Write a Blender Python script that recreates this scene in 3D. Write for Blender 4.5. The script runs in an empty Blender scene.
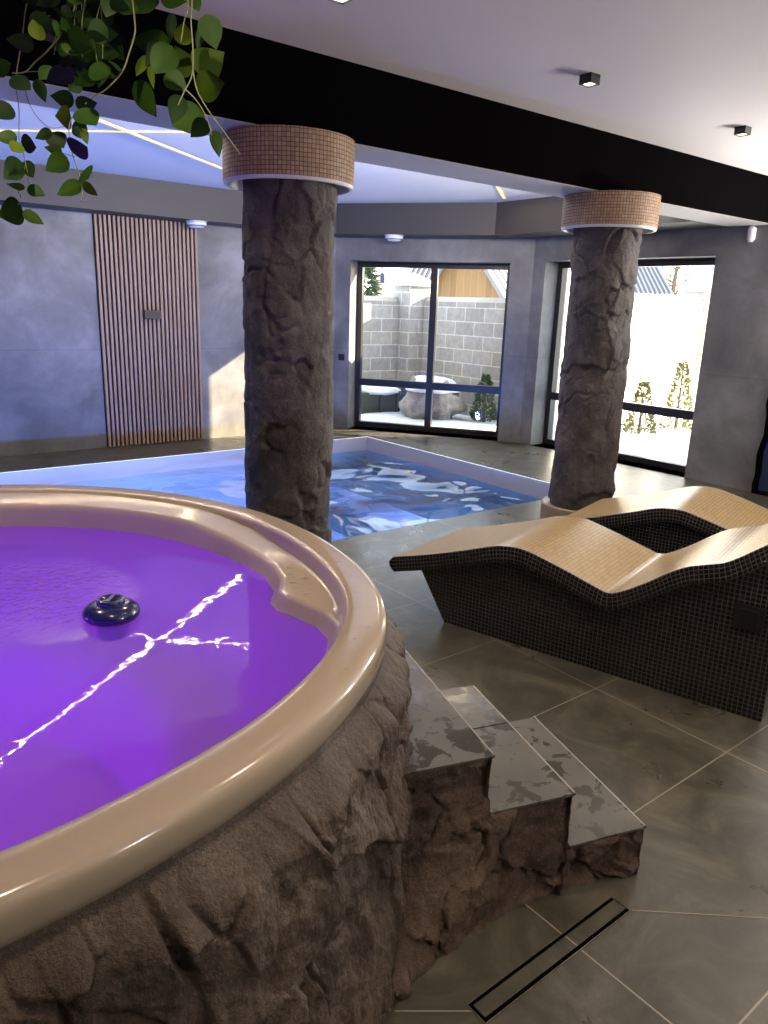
import bpy, math, random
import numpy as np
from mathutils import Vector, Matrix, noise

# ------------------------------------------------------------------ camera
SC = bpy.context.scene
COL = SC.collection
FPX, VPX, VPY, EYE = 750.0, -91.0, 2718.0, 1.6
_d = Vector((VPX, VPY, FPX)).normalized()
_up = -_d
_fw = (Vector((0, 0, 1)) - _up * _up.z).normalized()
_rt = _fw.cross(_up)
RM = Matrix((_rt, _fw, _up))                        # camera (x right, y down, z ahead) -> world
cam_data = bpy.data.cameras.new('camera')
cam = bpy.data.objects.new('camera', cam_data)
COL.objects.link(cam)
cx, cy, cz = RM @ Vector((1, 0, 0)), RM @ Vector((0, -1, 0)), RM @ Vector((0, 0, -1))
cam.matrix_world = Matrix(((cx.x, cy.x, cz.x, 0), (cx.y, cy.y, cz.y, 0), (cx.z, cy.z, cz.z, EYE), (0, 0, 0, 1)))
cam_data.sensor_fit = 'VERTICAL'
cam_data.sensor_height = 36.0
cam_data.lens = FPX / 1024 * 36
cam_data.clip_start = 0.05
cam_data.clip_end = 300
SC.camera = cam

# ------------------------------------------------------------------ light, exposure
vs = SC.view_settings
vs.view_transform = 'Standard'
vs.look = 'None'
vs.gamma = 1
vs.use_curve_mapping = False
vs.exposure = 0.45
SC.cycles.caustics_reflective = False
SC.cycles.caustics_refractive = False
SC.cycles.sample_clamp_indirect = 3.0
SC.cycles.max_bounces = 8
SC.cycles.transparent_max_bounces = 12

ANG = math.radians(38.7)
UX, UY = math.cos(ANG), math.sin(ANG)
def W(u, v, z=0.0):                                 # room axes (u, v) -> world
    return Vector((u * UX + v * UY, u * UY - v * UX, z))
def DIR(du, dv, dz=0.0):
    return W(du, dv, dz)

world = bpy.data.worlds.new('sky')
SC.world = world
world.use_nodes = True
wn = world.node_tree
wn.nodes.clear()
w_out = wn.nodes.new('ShaderNodeOutputWorld')
w_bg = wn.nodes.new('ShaderNodeBackground')
w_sky = wn.nodes.new('ShaderNodeTexSky')
w_sky.sky_type = 'NISHITA'
w_sky.sun_disc = False
w_sky.sun_elevation = math.radians(20.5)
SUN_AZ = math.radians(25)
_s = DIR(math.cos(SUN_AZ), math.sin(SUN_AZ))
w_sky.sun_rotation = math.atan2(_s.x, _s.y)
w_mix = wn.nodes.new('ShaderNodeMix')
w_mix.data_type = 'RGBA'
w_mix.inputs['Factor'].default_value = 0.55
w_mix.inputs['B'].default_value = (4.6, 4.9, 5.4, 1)
wn.links.new(w_sky.outputs[0], w_mix.inputs['A'])
wn.links.new(w_mix.outputs['Result'], w_bg.inputs['Color'])
w_bg.inputs['Strength'].default_value = 0.9
wn.links.new(w_bg.outputs[0], w_out.inputs[0])

sun_data = bpy.data.lights.new('sun', 'SUN')
sun_data.energy = 31.0
sun_data.angle = math.radians(0.53)
sun_data.color = (1.0, 0.80, 0.52)
sun = bpy.data.objects.new('sun', sun_data)
COL.objects.link(sun)
_el = math.radians(20.5)
_sd = DIR(math.cos(SUN_AZ) * math.cos(_el), math.sin(SUN_AZ) * math.cos(_el), math.sin(_el))
sun.rotation_euler = _sd.to_track_quat('Z', 'Y').to_euler()
sun.location = W(12, 4, 8)

TUB_LIGHT = 68.0
POOL_LIGHT = 66.0
SPOT_W = 38.0
STRIP_E = 1.0
STRIP_W = 11.0
ADDED_UPLIGHT_W = 95.0
ADDED_COVE_W = 210.0

# ------------------------------------------------------------------ helpers
MATS = {}
def mat(name, color=(0.5, 0.5, 0.5), rough=0.5, metal=0.0, spec=0.5, coat=0.0):
    m = bpy.data.materials.new(name)
    m.use_nodes = True
    b = m.node_tree.nodes['Principled BSDF']
    b.inputs['Base Color'].default_value = (*color, 1)
    b.inputs['Roughness'].default_value = rough
    b.inputs['Metallic'].default_value = metal
    b.inputs['Specular IOR Level'].default_value = spec
    b.inputs['Coat Weight'].default_value = coat
    b.inputs['Coat Roughness'].default_value = 0.08
    MATS[name] = m
    return m
def nd(m, t, **kw):
    n = m.node_tree.nodes.new(t)
    for k, v in kw.items():
        if k in n.inputs.keys(): n.inputs[k].default_value = v
        else: setattr(n, k, v)
    return n
def lk(m, a, b): m.node_tree.links.new(a, b)
def bsdf(m): return m.node_tree.nodes['Principled BSDF']
def ramp(m, src, stops):
    r = nd(m, 'ShaderNodeValToRGB')
    e = r.color_ramp.elements
    while len(e) < len(stops): e.new(0.5)
    for i, (p, c) in enumerate(stops):
        e[i].position = p
        e[i].color = (*c, 1) if len(c) == 3 else c
    lk(m, src, r.inputs[0])
    return r.outputs[0]
def noise_tex(m, scale, detail=4, rough=0.55, vec=None, dist=0.0):
    n = nd(m, 'ShaderNodeTexNoise', Scale=scale, Detail=detail, Roughness=rough, Distortion=dist)
    if vec is not None: lk(m, vec, n.inputs['Vector'])
    return n.outputs['Fac']
def pos(m):
    return nd(m, 'ShaderNodeNewGeometry').outputs['Position']
def objco(m):
    return nd(m, 'ShaderNodeTexCoord').outputs['Object']
def uvco(m):
    return nd(m, 'ShaderNodeTexCoord').outputs['UV']
def bump(m, h, strength=0.3, dist=0.01, normal=None):
    b = nd(m, 'ShaderNodeBump', Strength=strength, Distance=dist)
    lk(m, h, b.inputs['Height'])
    if normal is not None: lk(m, normal, b.inputs['Normal'])
    return b.outputs[0]

def fres(m, ior):
    f = nd(m, 'ShaderNodeFresnel')
    g = nd(m, 'ShaderNodeNewGeometry')
    r = nd(m, 'ShaderNodeMapRange')
    lk(m, g.outputs['Backfacing'], r.inputs[0])
    r.inputs[3].default_value = ior
    r.inputs[4].default_value = 1 / ior
    lk(m, r.outputs[0], f.inputs['IOR'])
    return f

class MB:
    """collects faces for ONE mesh"""
    def __init__(s): s.v, s.f, s.uv, s.mi = [], [], [], []
    def quad(s, pts, uvs=None, mi=0):
        i = len(s.v)
        s.v += [tuple(p) for p in pts]
        s.f.append(tuple(range(i, i + len(pts))))
        s.uv += [tuple(q) for q in (uvs or [(0, 0)] * len(pts))]
        s.mi.append(mi)
    def grid(s, rows, uvrows=None, mi=0, closed=False):
        i0 = len(s.v)
        n, k = len(rows), len(rows[0])
        for r in rows: s.v += [tuple(p) for p in r]
        for i in range(n - 1):
            for j in range(k if closed else k - 1):
                j2 = (j + 1) % k
                s.f.append((i0 + i * k + j, i0 + i * k + j2, i0 + (i + 1) * k + j2, i0 + (i + 1) * k + j))
                if uvrows:
                    jj = j + 1 if len(uvrows[0]) > k else j2
                    s.uv += [uvrows[i][j], uvrows[i][jj], uvrows[i + 1][jj], uvrows[i + 1][j]]
                else: s.uv += [(0, 0)] * 4
                s.mi.append(mi)
    def box(s, o, a, b, c, mi=0):                     # corner and three edge vectors
        o, a, b, c = Vector(o), Vector(a), Vector(b), Vector(c)
        if a.cross(b).dot(c) < 0: a, b = b, a
        la, lb, lc = a.length, b.length, c.length
        for (p, e, f, le, lf) in ((o, b, a, lb, la), (o + c, a, b, la, lb), (o, a, c, la, lc), (o + b, c, a, lc, la), (o, c, b, lc, lb), (o + a, b, c, lb, lc)):
            if abs(e.z) > abs(f.z): s.quad([p, p + e, p + e + f, p + f], [(0, 0), (0, le), (lf, le), (lf, 0)], mi)
            else: s.quad([p, p + e, p + e + f, p + f], [(0, 0), (le, 0), (le, lf), (0, lf)], mi)
    def ubox(s, u0, u1, v0, v1, z0, z1, mi=0):
        s.box(W(u0, v0, z0), W(u1 - u0, 0), W(0, v1 - v0), (0, 0, z1 - z0), mi)
    def tube(s, pts, r, n=8, mi=0, cap=True):
        pts = [Vector(p) for p in pts]
        rows = []
        rr = r if isinstance(r, (list, tuple)) else [r] * len(pts)
        for i, p in enumerate(pts):
            t = (pts[min(i + 1, len(pts) - 1)] - pts[max(i - 1, 0)]).normalized()
            a = t.orthogonal().normalized() if i == 0 else (pa - t * pa.dot(t)).normalized()
            pa = a
            b = t.cross(a)
            rows.append([p + (a * math.cos(2 * math.pi * k / n) + b * math.sin(2 * math.pi * k / n)) * rr[i] for k in range(n)])
        s.grid(rows, mi=mi, closed=True)
        if cap:
            s.quad(list(reversed(rows[0])), mi=mi)
            s.quad(rows[-1], mi=mi)
    def lathe(s, c, prof, n=48, mi=0, cap=False):
        rows, uvr = [], []
        L = 0
        for i, (r, z) in enumerate(prof):
            if i: L += math.hypot(r - prof[i - 1][0], z - prof[i - 1][1])
            rows.append([(c[0] + r * math.cos(2 * math.pi * k / n), c[1] + r * math.sin(2 * math.pi * k / n), c[2] + z) for k in range(n)])
            rm = max(p[0] for p in prof)
            uvr.append([(2 * math.pi * rm * k / n, L) for k in range(n + 1)])
        s.grid(rows, uvr, mi, True)
        if cap:
            s.quad(rows[-1], mi=mi)
            s.quad(list(reversed(rows[0])), mi=mi)
    def build(s, name, mats, parent=None, smooth=False, org=None, angle=None):
        me = bpy.data.meshes.new(name)
        vv = s.v
        base = Vector(org) if org is not None else Vector((0, 0, 0))
        if parent is not None: base = Vector(parent.get('_o', (0, 0, 0))) if org is None else base
        pb = base if parent is not None else base
        me.from_pydata([(a - pb.x, b - pb.y, c - pb.z) for a, b, c in vv], [], s.f)
        ul = me.uv_layers.new(name='UVMap')
        ul.data.foreach_set('uv', [x for q in s.uv for x in q])
        for m in (mats if isinstance(mats, (list, tuple)) else [mats]): me.materials.append(MATS[m])
        me.polygons.foreach_set('material_index', s.mi)
        if smooth: me.polygons.foreach_set('use_smooth', [True] * len(me.polygons))
        me.update()
        if smooth and angle: me.set_sharp_from_angle(angle=math.radians(angle))
        o = bpy.data.objects.new(name, me)
        COL.objects.link(o)
        if parent is not None: o.parent = parent
        else: o.location = base
        return o

ORG = {}
def thing(name, label, cat, loc=(0, 0, 0), group=None):
    o = bpy.data.objects.new(name, None)
    o.empty_display_size = 0.1
    COL.objects.link(o)
    o.location = loc
    o['label'] = label
    o['category'] = cat
    if group: o['group'] = group
    return o
def part(mb, name, mats, t, smooth=False, angle=None, sub=None):
    """mesh given in world coordinates, parented to thing t (or to its part sub)"""
    me_o = mb.build(name, mats, None, smooth, org=t.location, angle=angle)
    me_o.location = (0, 0, 0)
    me_o.parent = sub if sub is not None else t
    return me_o
def tag(o, label, cat, group=None):
    o['label'] = label
    o['category'] = cat
    if group: o['group'] = group
    return o
def struct(o):
    o['kind'] = 'structure'
    return o
def px(x, y, dist):
    """point on the ray of photo pixel (x, y) at this distance ahead"""
    r = RM @ Vector((x - 384, y - 512, FPX)) / FPX
    return Vector((0, 0, EYE)) + r * dist
def pxz(x, y, z):
    r = RM @ Vector((x - 384, y - 512, FPX))
    return Vector((0, 0, EYE)) + r * ((z - EYE) / r.z)
def smooth01(a, b, x):
    t = min(1, max(0, (x - a) / (b - a)))
    return t * t * (3 - 2 * t)

# ------------------------------------------------------------------ materials
def make_materials():
    # floor: large wet slate tiles on the room grid
    m = mat('floor_tile', rough=0.3)
    p = pos(m)
    mp = nd(m, 'ShaderNodeMapping')
    mp.inputs['Rotation'].default_value = (0, 0, -ANG)
    mp.inputs['Location'].default_value = (-2.62 + 12, -1.735 + 12, 0)
    lk(m, p, mp.inputs[0])
    br = nd(m, 'ShaderNodeTexBrick', offset=0.0, squash=1.0, Scale=1.0)
    br.inputs['Brick Width'].default_value = 1.2
    br.inputs['Row Height'].default_value = 0.6
    br.inputs['Mortar Size'].default_value = 0.0028
    br.inputs['Mortar Smooth'].default_value = 0.2
    br.inputs['Color1'].default_value = (0.8, 0.8, 0.8, 1)
    br.inputs['Color2'].default_value = (1.15, 1.15, 1.15, 1)
    br.inputs['Mortar'].default_value = (1, 1, 1, 1)
    lk(m, mp.outputs[0], br.inputs['Vector'])
    n1 = noise_tex(m, 2.7, 10, 0.7, p, 1.2)
    c = ramp(m, n1, [(0.32, (0.040, 0.038, 0.027)), (0.5, (0.082, 0.076, 0.056)), (0.68, (0.155, 0.142, 0.105))])
    mul = nd(m, 'ShaderNodeMix', data_type='RGBA', blend_type='MULTIPLY', Factor=1.0)
    lk(m, c, mul.inputs['A'])
    lk(m, br.outputs['Color'], mul.inputs['B'])
    gm = nd(m, 'ShaderNodeMix', data_type='RGBA')
    lk(m, br.outputs['Fac'], gm.inputs['Factor'])
    lk(m, mul.outputs['Result'], gm.inputs['A'])
    gm.inputs['B'].default_value = (0.27, 0.24, 0.19, 1)
    lk(m, gm.outputs['Result'], bsdf(m).inputs['Base Color'])
    wet = noise_tex(m, 2.6, 6, 0.6, p, 0.4)
    lk(m, ramp(m, wet, [(0.34, (0.36,) * 3), (0.5, (0.32,) * 3), (0.68, (0.25,) * 3)]), bsdf(m).inputs['Roughness'])
    n2 = noise_tex(m, 9, 8, 0.65, p)
    lk(m, bump(m, n2, 0.10, 0.008), bsdf(m).inputs['Normal'])
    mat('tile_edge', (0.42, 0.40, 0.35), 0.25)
    mat('grout', (0.27, 0.24, 0.19), 0.7)
    # step treads: lighter slate with dark wet patches
    m = mat('tread_slate', rough=0.3)
    p = pos(m)
    n = noise_tex(m, 5, 6, 0.6, p, 0.5)
    c = ramp(m, n, [(0.3, (0.085, 0.081, 0.069)), (0.7, (0.135, 0.13, 0.114))])
    wv = noise_tex(m, 13, 6, 0.62, p, 0.5)
    wf = ramp(m, wv, [(0.53, (0,) * 3), (0.56, (1,) * 3)])
    mx = nd(m, 'ShaderNodeMix', data_type='RGBA')
    lk(m, wf, mx.inputs['Factor'])
    lk(m, c, mx.inputs['A'])
    mx.inputs['B'].default_value = (0.060, 0.059, 0.049, 1)
    lk(m, mx.outputs['Result'], bsdf(m).inputs['Base Color'])
    lk(m, ramp(m, wv, [(0.53, (0.30,) * 3), (0.56, (0.12,) * 3)]), bsdf(m).inputs['Roughness'])
    lk(m, bump(m, wv, 0.12, 0.01), bsdf(m).inputs['Normal'])
    # microcement wall
    m = mat('wall_concrete', rough=0.55)
    p = pos(m)
    n = noise_tex(m, 1.3, 9, 0.62, p, 0.3)
    c = ramp(m, n, [(0.32, (0.085, 0.084, 0.083)), (0.5, (0.16, 0.158, 0.155)), (0.68, (0.27, 0.265, 0.26))])
    mp = nd(m, 'ShaderNodeMapping')
    mp.inputs['Rotation'].default_value = (0, 0, -ANG)
    lk(m, p, mp.inputs[0])
    sx = nd(m, 'ShaderNodeSeparateXYZ')
    lk(m, mp.outputs[0], sx.inputs[0])
    def seam(out, period, off):
        a = nd(m, 'ShaderNodeMath', operation='ADD'); lk(m, out, a.inputs[0]); a.inputs[1].default_value = off
        f = nd(m, 'ShaderNodeMath', operation='PINGPONG'); lk(m, a.outputs[0], f.inputs[0]); f.inputs[1].default_value = period / 2
        l = nd(m, 'ShaderNodeMath', operation='LESS_THAN'); lk(m, f.outputs[0], l.inputs[0]); l.inputs[1].default_value = 0.004
        return l.outputs[0]
    sz = seam(sx.outputs[2], 2.4, 1.35)
    mx = nd(m, 'ShaderNodeMix', data_type='RGBA', blend_type='MULTIPLY')
    mm = nd(m, 'ShaderNodeMath', operation='MULTIPLY'); lk(m, sz, mm.inputs[0]); mm.inputs[1].default_value = 0.45
    lk(m, mm.outputs[0], mx.inputs['Factor'])
    lk(m, c, mx.inputs['A'])
    mx.inputs['B'].default_value = (0.5, 0.5, 0.5, 1)
    lk(m, mx.outputs['Result'], bsdf(m).inputs['Base Color'])
    lk(m, bump(m, noise_tex(m, 40, 4, 0.6, p), 0.1, 0.004), bsdf(m).inputs['Normal'])
    m = mat('ceiling_paint', (0.74, 0.72, 0.70), 0.6)
    lk(m, bump(m, noise_tex(m, 3, 3, 0.5, pos(m)), 0.05, 0.02), bsdf(m).inputs['Normal'])
    mat('tray_white', (0.82, 0.81, 0.8), 0.5)
    m = mat('beam_black', (0.0028, 0.0024, 0.0027), 0.6, spec=0.0)
    lk(m, bump(m, noise_tex(m, 6, 4, 0.5, pos(m)), 0.05, 0.01), bsdf(m).inputs['Normal'])
    mat('beam_soffit', (0.52, 0.51, 0.5), 0.6)
    m = mat('fascia_grey', (0.040, 0.037, 0.037), 0.55)
    mat('frame_black', (0.012, 0.012, 0.013), 0.35)
    mat('black_plastic', (0.015, 0.015, 0.017), 0.35)
    mat('white_plastic', (0.75, 0.75, 0.75), 0.35)
    # rock
    def rock(name, c0, c1, c2, sheen=0.75):
        m = mat(name, rough=sheen)
        p = pos(m)
        a = noise_tex(m, 5, 8, 0.65, p, 0.3)
        b = noise_tex(m, 140, 3, 0.7, p)
        ad = nd(m, 'ShaderNodeMath', operation='MULTIPLY_ADD'); lk(m, b, ad.inputs[0]); ad.inputs[1].default_value = 0.5; lk(m, a, ad.inputs[2])
        c = ramp(m, ad.outputs[0], [(0.52, c0), (0.75, c1), (1.0, c2)])
        lk(m, c, bsdf(m).inputs['Base Color'])
        bsdf(m).inputs['Specular IOR Level'].default_value = 0.4
        h = bump(m, noise_tex(m, 95, 5, 0.75, p), 0.9, 0.010)
        h2 = bump(m, noise_tex(m, 22, 6, 0.7, p), 0.5, 0.02, h)
        lk(m, h2, bsdf(m).inputs['Normal'])
    rock('tub_rock', (0.046, 0.032, 0.023), (0.115, 0.083, 0.060), (0.25, 0.19, 0.145), 0.5)
    rock('step_rock', (0.060, 0.038, 0.026), (0.135, 0.091, 0.064), (0.25, 0.18, 0.13), 0.5)
    rock('column_rock', (0.029, 0.024, 0.023), (0.070, 0.059, 0.055), (0.15, 0.128, 0.118), 0.6)
    # mosaics (uv in metres)
    def mosaic(name, c1, c2, grout, size, rough, metal=0.0, gw=0.09):
        m = mat(name, rough=rough, metal=metal)
        br = nd(m, 'ShaderNodeTexBrick', offset=0.0, squash=1.0, Scale=1.0)
        br.inputs['Brick Width'].default_value = size
        br.inputs['Row Height'].default_value = size
        br.inputs['Mortar Size'].default_value = size * gw
        br.inputs['Mortar Smooth'].default_value = 0.15
        br.inputs['Bias'].default_value = 0.0
        br.inputs['Color1'].default_value = (*c1, 1)
        br.inputs['Color2'].default_value = (*c2, 1)
        br.inputs['Mortar'].default_value = (*grout, 1)
        lk(m, uvco(m), br.inputs['Vector'])
        lk(m, br.outputs['Color'], bsdf(m).inputs['Base Color'])
        inv = nd(m, 'ShaderNodeMath', operation='SUBTRACT'); inv.inputs[0].default_value = 1.0
        lk(m, br.outputs['Fac'], inv.inputs[1])
        lk(m, bump(m, inv.outputs[0], 0.5, 0.002), bsdf(m).inputs['Normal'])
        rr = nd(m, 'ShaderNodeMapRange'); lk(m, br.outputs['Fac'], rr.inputs[0])
        rr.inputs[3].default_value = rough; rr.inputs[4].default_value = 0.7
        lk(m, rr.outputs[0], bsdf(m).inputs['Roughness'])
        mr = nd(m, 'ShaderNodeMapRange'); lk(m, br.outputs['Fac'], mr.inputs[0])
        mr.inputs[3].default_value = metal; mr.inputs[4].default_value = 0.0
        lk(m, mr.outputs[0], bsdf(m).inputs['Metallic'])
    mosaic('mosaic_gold', (0.38, 0.26, 0.105), (0.48, 0.34, 0.155), (0.25, 0.18, 0.095), 0.02, 0.28, 0.15, 0.07)
    mosaic('mosaic_silver', (0.42, 0.40, 0.36), (0.5, 0.47, 0.42), (0.3, 0.28, 0.25), 0.02, 0.25, 0.3, 0.07)
    mosaic('mosaic_black', (0.006, 0.005, 0.006), (0.016, 0.014, 0.015), (0.085, 0.074, 0.070), 0.02, 0.2, 0.0, 0.09)
    mosaic('mosaic_brown', (0.34, 0.205, 0.11), (0.48, 0.31, 0.175), (0.09, 0.06, 0.045), 0.0205, 0.4, 0.0, 0.09)
    mosaic('mosaic_beige', (0.36, 0.265, 0.19), (0.43, 0.325, 0.24), (0.22, 0.16, 0.12), 0.0205, 0.4, 0.0, 0.07)
    # tub
    m = mat('tub_acrylic', (0.46, 0.37, 0.265), 0.16, coat=0.4)
    m = mat('basin_acrylic', (0.46, 0.37, 0.265), 0.75, spec=0.1)
    m = mat('pool_liner', (0.56, 0.51, 0.44), 0.4)
    m = mat('dispenser_blue', (0.008, 0.013, 0.075), 0.22, coat=0.5)
    def water(name, tint, scale, strength, dist, fine=0.0, milk=0.0, jets=None):
        m = mat(name)
        nt = m.node_tree
        nt.nodes.remove(bsdf(m))
        out = [n for n in nt.nodes if n.type == 'OUTPUT_MATERIAL'][0]
        tr = nd(m, 'ShaderNodeBsdfTransparent'); tr.inputs[0].default_value = (*tint, 1)
        gl = nd(m, 'ShaderNodeBsdfGlossy'); gl.inputs['Roughness'].default_value = 0.015
        fr = fres(m, 1.33)
        p = pos(m)
        h = noise_tex(m, scale, 2, 0.4, p, 0.5)
        nn = bump(m, h, strength, dist)
        if fine:
            nn = bump(m, noise_tex(m, 26, 2, 0.5, p), fine, 0.01, nn)
        if jets:                                     # water stirred up above the massage jets
            ds = nd(m, 'ShaderNodeVectorMath', operation='DISTANCE')
            lk(m, p, ds.inputs[0]); ds.inputs[1].default_value = jets
            mr = nd(m, 'ShaderNodeMapRange'); lk(m, ds.outputs['Value'], mr.inputs[0])
            mr.inputs[1].default_value = 0.36; mr.inputs[2].default_value = 0.05
            hm = nd(m, 'ShaderNodeMath', operation='MULTIPLY')
            lk(m, noise_tex(m, 42, 2, 0.5, p), hm.inputs[0]); lk(m, mr.outputs[0], hm.inputs[1])
            nn = bump(m, hm.outputs[0], 0.8, 0.03, nn)
        lk(m, nn, gl.inputs['Normal'])
        lk(m, nn, fr.inputs['Normal'])
        mx = nd(m, 'ShaderNodeMixShader')
        lk(m, fr.outputs[0], mx.inputs[0])
        body = tr.outputs[0]
        if milk:                                     # fine air bubbles in the water scatter the light
            tl = nd(m, 'ShaderNodeBsdfTranslucent'); tl.inputs[0].default_value = (0.6, 0.42, 1.0, 1)
            df = nd(m, 'ShaderNodeBsdfDiffuse'); df.inputs[0].default_value = (0.5, 0.48, 0.5, 1)
            m1 = nd(m, 'ShaderNodeMixShader'); m1.inputs[0].default_value = 0.12
            lk(m, tl.outputs[0], m1.inputs[1]); lk(m, df.outputs[0], m1.inputs[2])
            m2 = nd(m, 'ShaderNodeMixShader'); m2.inputs[0].default_value = milk
            lk(m, tr.outputs[0], m2.inputs[1]); lk(m, m1.outputs[0], m2.inputs[2])
            body = m2.outputs[0]
        lk(m, body, mx.inputs[1])
        lk(m, gl.outputs[0], mx.inputs[2])
        lk(m, mx.outputs[0], out.inputs[0])
        return m
    water('pool_water', (0.36, 0.60, 1.0), 0.75, 1.0, 0.50)
    water('tub_water', (0.74, 0.58, 1.0), 4.0, 0.16, 0.006, 0.020, 0.42, jets=(-1.04, 2.0, 0.755))
    m = mat('window_glass')
    nt = m.node_tree
    nt.nodes.remove(bsdf(m))
    out = [n for n in nt.nodes if n.type == 'OUTPUT_MATERIAL'][0]
    tr = nd(m, 'ShaderNodeBsdfTransparent'); tr.inputs[0].default_value = (0.93, 0.95, 0.95, 1)
    gl = nd(m, 'ShaderNodeBsdfGlossy'); gl.inputs['Roughness'].default_value = 0.0
    fr = fres(m, 1.5)
    mx = nd(m, 'ShaderNodeMixShader')
    lk(m, fr.outputs[0], mx.inputs[0]); lk(m, tr.outputs[0], mx.inputs[1]); lk(m, gl.outputs[0], mx.inputs[2]); lk(m, mx.outputs[0], out.inputs[0])
    def emit(name, c, e):
        m = mat(name, (0.03, 0.03, 0.03))
        bsdf(m).inputs['Emission Color'].default_value = (*c, 1)
        bsdf(m).inputs['Emission Strength'].default_value = e
    emit('led_warm', (1.0, 0.78, 0.34), STRIP_E)
    emit('lamp_face', (1.0, 0.92, 0.8), 4.0)
    emit('lens_blue', (0.1, 0.3, 1.0), 3.0)
    emit('lens_violet', (0.15, 0.02, 1.0), 0.8)
    # slats
    m = mat('slat_wood', rough=0.5)
    p = pos(m)
    mp = nd(m, 'ShaderNodeMapping'); mp.inputs['Scale'].default_value = (30, 30, 2.5); lk(m, p, mp.inputs[0])
    lk(m, ramp(m, noise_tex(m, 1.5, 5, 0.6, mp.outputs[0]), [(0.3, (0.24, 0.155, 0.105)), (0.7, (0.36, 0.245, 0.175))]), bsdf(m).inputs['Base Color'])
    mat('felt_dark', (0.010, 0.006, 0.005), 0.95, spec=0.1)
    # drain
    m = mat('droplet')
    nt = m.node_tree
    nt.nodes.remove(bsdf(m))
    out = [n for n in nt.nodes if n.type == 'OUTPUT_MATERIAL'][0]
    tr = nd(m, 'ShaderNodeBsdfTransparent'); tr.inputs[0].default_value = (0.97, 0.97, 0.97, 1)
    gl = nd(m, 'ShaderNodeBsdfGlossy'); gl.inputs['Roughness'].default_value = 0.02
    fr = fres(m, 1.33)
    mx = nd(m, 'ShaderNodeMixShader')
    lk(m, fr.outputs[0], mx.inputs[0]); lk(m, tr.outputs[0], mx.inputs[1]); lk(m, gl.outputs[0], mx.inputs[2]); lk(m, mx.outputs[0], out.inputs[0])
    mat('steel', (0.32, 0.27, 0.2), 0.35, 1.0)
    mat('slot_dark', (0.002, 0.002, 0.002), 1.0, spec=0.0)
    # plant
    m = mat('leaf_green', rough=0.5, spec=0.18)
    oi = nd(m, 'ShaderNodeUVMap')
    sx = nd(m, 'ShaderNodeSeparateXYZ'); lk(m, oi.outputs[0], sx.inputs[0])
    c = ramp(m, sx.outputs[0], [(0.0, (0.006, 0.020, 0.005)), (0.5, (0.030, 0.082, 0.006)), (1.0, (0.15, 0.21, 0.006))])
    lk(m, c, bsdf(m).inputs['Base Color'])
    bsdf(m).inputs['Transmission Weight'].default_value = 0.0
    mat('stem_pale', (0.24, 0.26, 0.11), 0.5)
    mat('pot_dark', (0.03, 0.025, 0.02), 0.6)
    mat('cord', (0.2, 0.16, 0.11), 0.8)
    # outdoors
    m = mat('snow', (0.82, 0.85, 0.88), 0.6)
    lk(m, bump(m, noise_tex(m, 7, 6, 0.6, pos(m)), 0.4, 0.05), bsdf(m).inputs['Normal'])
    m = mat('yard_block', rough=0.85)
    br = nd(m, 'ShaderNodeTexBrick', offset=0.5, squash=1.0, Scale=1.0)
    br.inputs['Brick Width'].default_value = 0.4
    br.inputs['Row Height'].default_value = 0.2
    br.inputs['Mortar Size'].default_value = 0.008
    br.inputs['Color1'].default_value = (0.34, 0.315, 0.28, 1)
    br.inputs['Color2'].default_value = (0.44, 0.41, 0.37, 1)
    br.inputs['Mortar'].default_value = (0.66, 0.62, 0.55, 1)
    lk(m, uvco(m), br.inputs['Vector'])
    mu = nd(m, 'ShaderNodeMix', data_type='RGBA', blend_type='MULTIPLY', Factor=0.5)
    lk(m, br.outputs['Color'], mu.inputs['A'])
    lk(m, ramp(m, noise_tex(m, 12, 6, 0.6, pos(m)), [(0.3, (0.6,) * 3), (0.7, (1.2,) * 3)]), mu.inputs['B'])
    lk(m, mu.outputs['Result'], bsdf(m).inputs['Base Color'])
    mat('render_white', (0.8, 0.78, 0.74), 0.8)
    mat('coping', (0.6, 0.57, 0.5), 0.8)
    m = mat('plank_wood', rough=0.7)
    mp = nd(m, 'ShaderNodeMapping'); lk(m, uvco(m), mp.inputs[0])
    br = nd(m, 'ShaderNodeTexBrick', offset=0.5, Scale=1.0)
    br.inputs['Brick Width'].default_value = 0.22
    br.inputs['Row Height'].default_value = 6.0
    br.inputs['Mortar Size'].default_value = 0.008
    br.inputs['Color1'].default_value = (0.14, 0.078, 0.027, 1)
    br.inputs['Color2'].default_value = (0.19, 0.112, 0.042, 1)
    br.inputs['Mortar'].default_value = (0.25, 0.13, 0.04, 1)
    lk(m, mp.outputs[0], br.inputs['Vector']); lk(m, br.outputs['Color'], bsdf(m).inputs['Base Color'])
    mat('roof_metal', (0.12, 0.12, 0.13), 0.5)
    mat('house_pink', (0.62, 0.42, 0.33), 0.85)
    mat('shed_blue', (0.42, 0.52, 0.66), 0.7)
    m = mat('boulder_stone', rough=0.85)
    lk(m, ramp(m, noise_tex(m, 9, 8, 0.7, pos(m)), [(0.3, (0.16, 0.14, 0.12)), (0.7, (0.46, 0.42, 0.37))]), bsdf(m).inputs['Base Color'])
    mat('conifer', (0.055, 0.085, 0.035), 0.8)
    mat('conifer_yellow', (0.22, 0.21, 0.07), 0.8)
    mat('bark', (0.09, 0.065, 0.045), 0.9)
    mat('crate_green', (0.07, 0.075, 0.05), 0.8)
    mat('tarp_dark', (0.03, 0.035, 0.06), 0.5)
    mat('panel_glass', (0.012, 0.02, 0.05), 0.12)
make_materials()

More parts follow.
